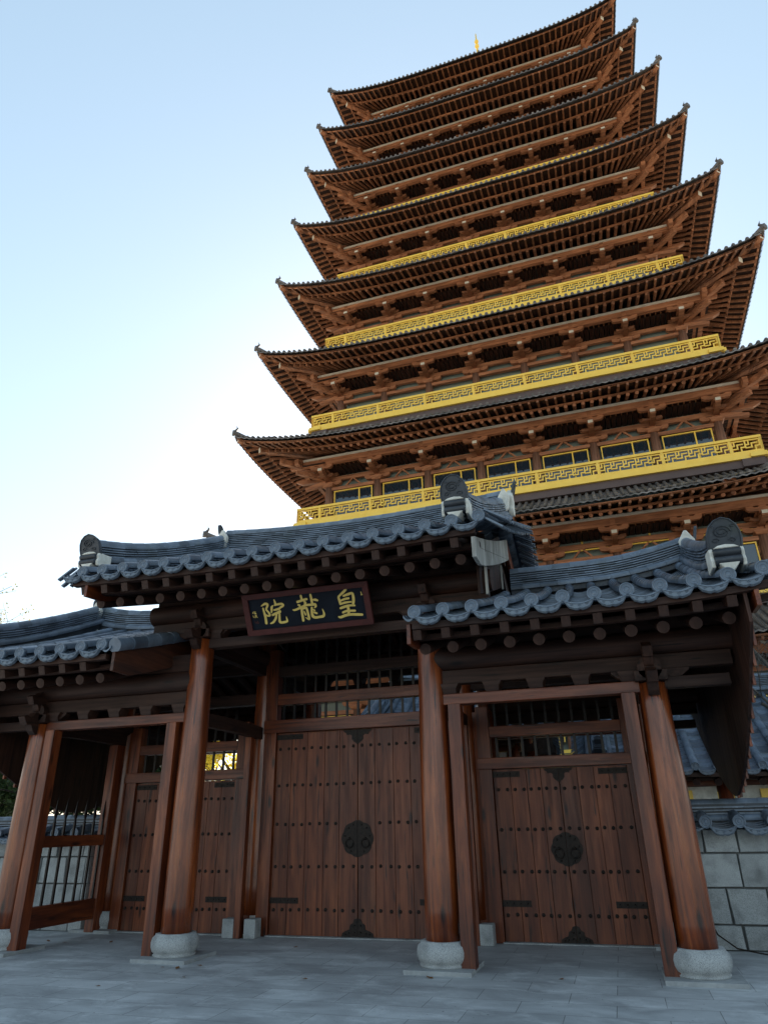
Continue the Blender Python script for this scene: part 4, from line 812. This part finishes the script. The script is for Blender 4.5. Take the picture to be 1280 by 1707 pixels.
# ------------------------------------------------------------------ trees
def tree(name, label, loc, h, r0, levels, leaf=None, nleaf=0, lsize=.08, spread=.55, bark="bark", seed=1, group=None, trunk_h=.3, droop=0.0, cat="tree"):
    rg = random.Random(seed); t = thing(name, label, cat, loc, 0, group); tr = MB(); tips = []
    def grow(p, d, L, r, lev):
        n = 4; pts = [p]; q = p; dd = d.copy()
        for _ in range(n):
            dd = (dd+Vector((rg.gauss(0, .10), rg.gauss(0, .10), rg.gauss(0, .06)-droop*.05))).normalized(); q = q+dd*(L/n); pts.append(q)
        tr.tube(pts, [r*(1-.45*k/n) for k in range(n+1)], 7 if lev < 2 else (5 if lev < 3 else 3), 0, False)
        if lev >= levels-1: tips.extend(pts[1:])
        if lev < levels:
            for k in range(rg.choice((3, 4)) if lev else 6):
                b = pts[rg.randint(2, n)] if lev else pts[rg.randint(2, n)]
                az = rg.uniform(0, 6.283); side = Vector((math.cos(az), math.sin(az), rg.uniform(-.15, .5))).normalized()
                grow(b, (dd*(1-spread)+side*spread).normalized(), L*rg.uniform(.55, .78) if lev else h*.42*rg.uniform(.7, 1.1), r*(.5 if lev else .42), lev+1)
    grow(Vector((0, 0, -.05)), Vector((rg.uniform(-.06, .06), rg.uniform(-.06, .06), 1)), h*(trunk_h+.25), r0, 0)
    part("trunk", tr, bark, t)
    if leaf:
        lf = MB()
        for _ in range(nleaf):
            c = rg.choice(tips)+Vector((rg.gauss(0, .13), rg.gauss(0, .13), rg.gauss(0, .11)))*(lsize/.08)
            u = Vector((rg.gauss(0, 1), rg.gauss(0, 1), rg.gauss(0, 1))).normalized(); v = u.orthogonal().normalized(); sz = lsize*rg.uniform(.6, 1.3)
            lf.add([c-u*sz, c+v*sz*.55, c+u*sz, c-v*sz*.55], [(0, 1, 2, 3)])
        part("crown", lf, leaf, t)
    return t
tree("pale_tree", "thin-branched tree with sparse pale leaves rising beyond the far left roof", (-26.0, 14.0, 0), 9.1, .20, 4, "leaf_pale", 2600, .065, .5, seed=5, trunk_h=.35)
tree("ginkgo_tree", "yellow-leaved tree glimpsed through the bars above the left door", (-20.3, 29.0, 0), 9.0, .22, 4, "leaf_yellow", 12000, .11, .55, seed=8)
tree("bare_tree", "bare grey twiggy tree beside the lower right roof's gable end", (7.2, 9.6, 0), 7.6, .17, 5, None, 0, .05, .5, "twig", seed=11, trunk_h=.2)
tree("evergreen_shrub", "dark green shrub behind the stone wall at the left edge", (-11.0, 4.2, 0), 2.1, .06, 3, "leaf_green", 5200, .055, .6, seed=21, trunk_h=.1, cat="shrub")

for j, (x, y, hh) in enumerate(((-9.6, 6.4, 4.4), (-11.6, 5.4, 4.8), (-13.8, 6.0, 4.6))):
    tree("evergreen_tree", ("dark evergreen tree nearest the side fence, behind the stone wall", "dark evergreen tree between two others behind the stone wall at left", "outermost dark evergreen tree behind the stone wall at left")[j], (x, y, 0), hh, .12, 4, "leaf_green", 22000, .062, .62, seed=31+j, group="evergreens behind the left wall", trunk_h=.12)

# ------------------------------------------------------------------ small things on the pavement
LM = MB(); LM.add([(0, -.05, .004), (.022, -.02, .012), (.03, .012, .008), (.008, .05, .018), (-.026, .018, .014), (-.02, -.022, .006)], [(0, 1, 2, 3), (0, 3, 4, 5)]); LEAF = LM.mesh("fallen_leaf", "leaf_brown")
for x, y, a, k in ((-3.30, -.62, .3, 1.0), (-3.12, -.40, 1.9, .8), (-3.52, -.62, 2.7, .7), (-4.3, .55, .9, 1.1), (-4.75, .95, 4.0, .8), (-3.6, -1.75, 2.2, .7), (-2.5, 1.2, 5.2, .8), (-5.6, 1.1, .2, .9), (-.05, -.55, 1.2, 1.1), (.35, -.15, 3.3, .8), (1.4, -.3, 5.0, .7), (-1.45, -.9, 2.0, .9), (-2.9, -1.1, 4.4, .6), (-6.3, .9, 3.0, .9), (-6.7, 1.0, 1.0, 1.0)):
    o = link("fallen_leaf", LEAF, None, (x, y, .003)); o.rotation_euler = (0, 0, a); o.scale = (k, k, k); tag(o, "small dry brown leaf fallen on the grey paving slabs", "leaf", "fallen leaves on the paving")
m = MB(); m.tube([(3.22, 1.95, .42), (3.30, 1.90, .20), (3.50, 1.80, .06), (3.9, 1.62, .014), (4.6, 1.5, .014), (5.6, 1.55, .014)], .010, 6)
tag(part("cable", m, "iron"), "thin black cable trailing from the right column along the wall's foot", "cable")
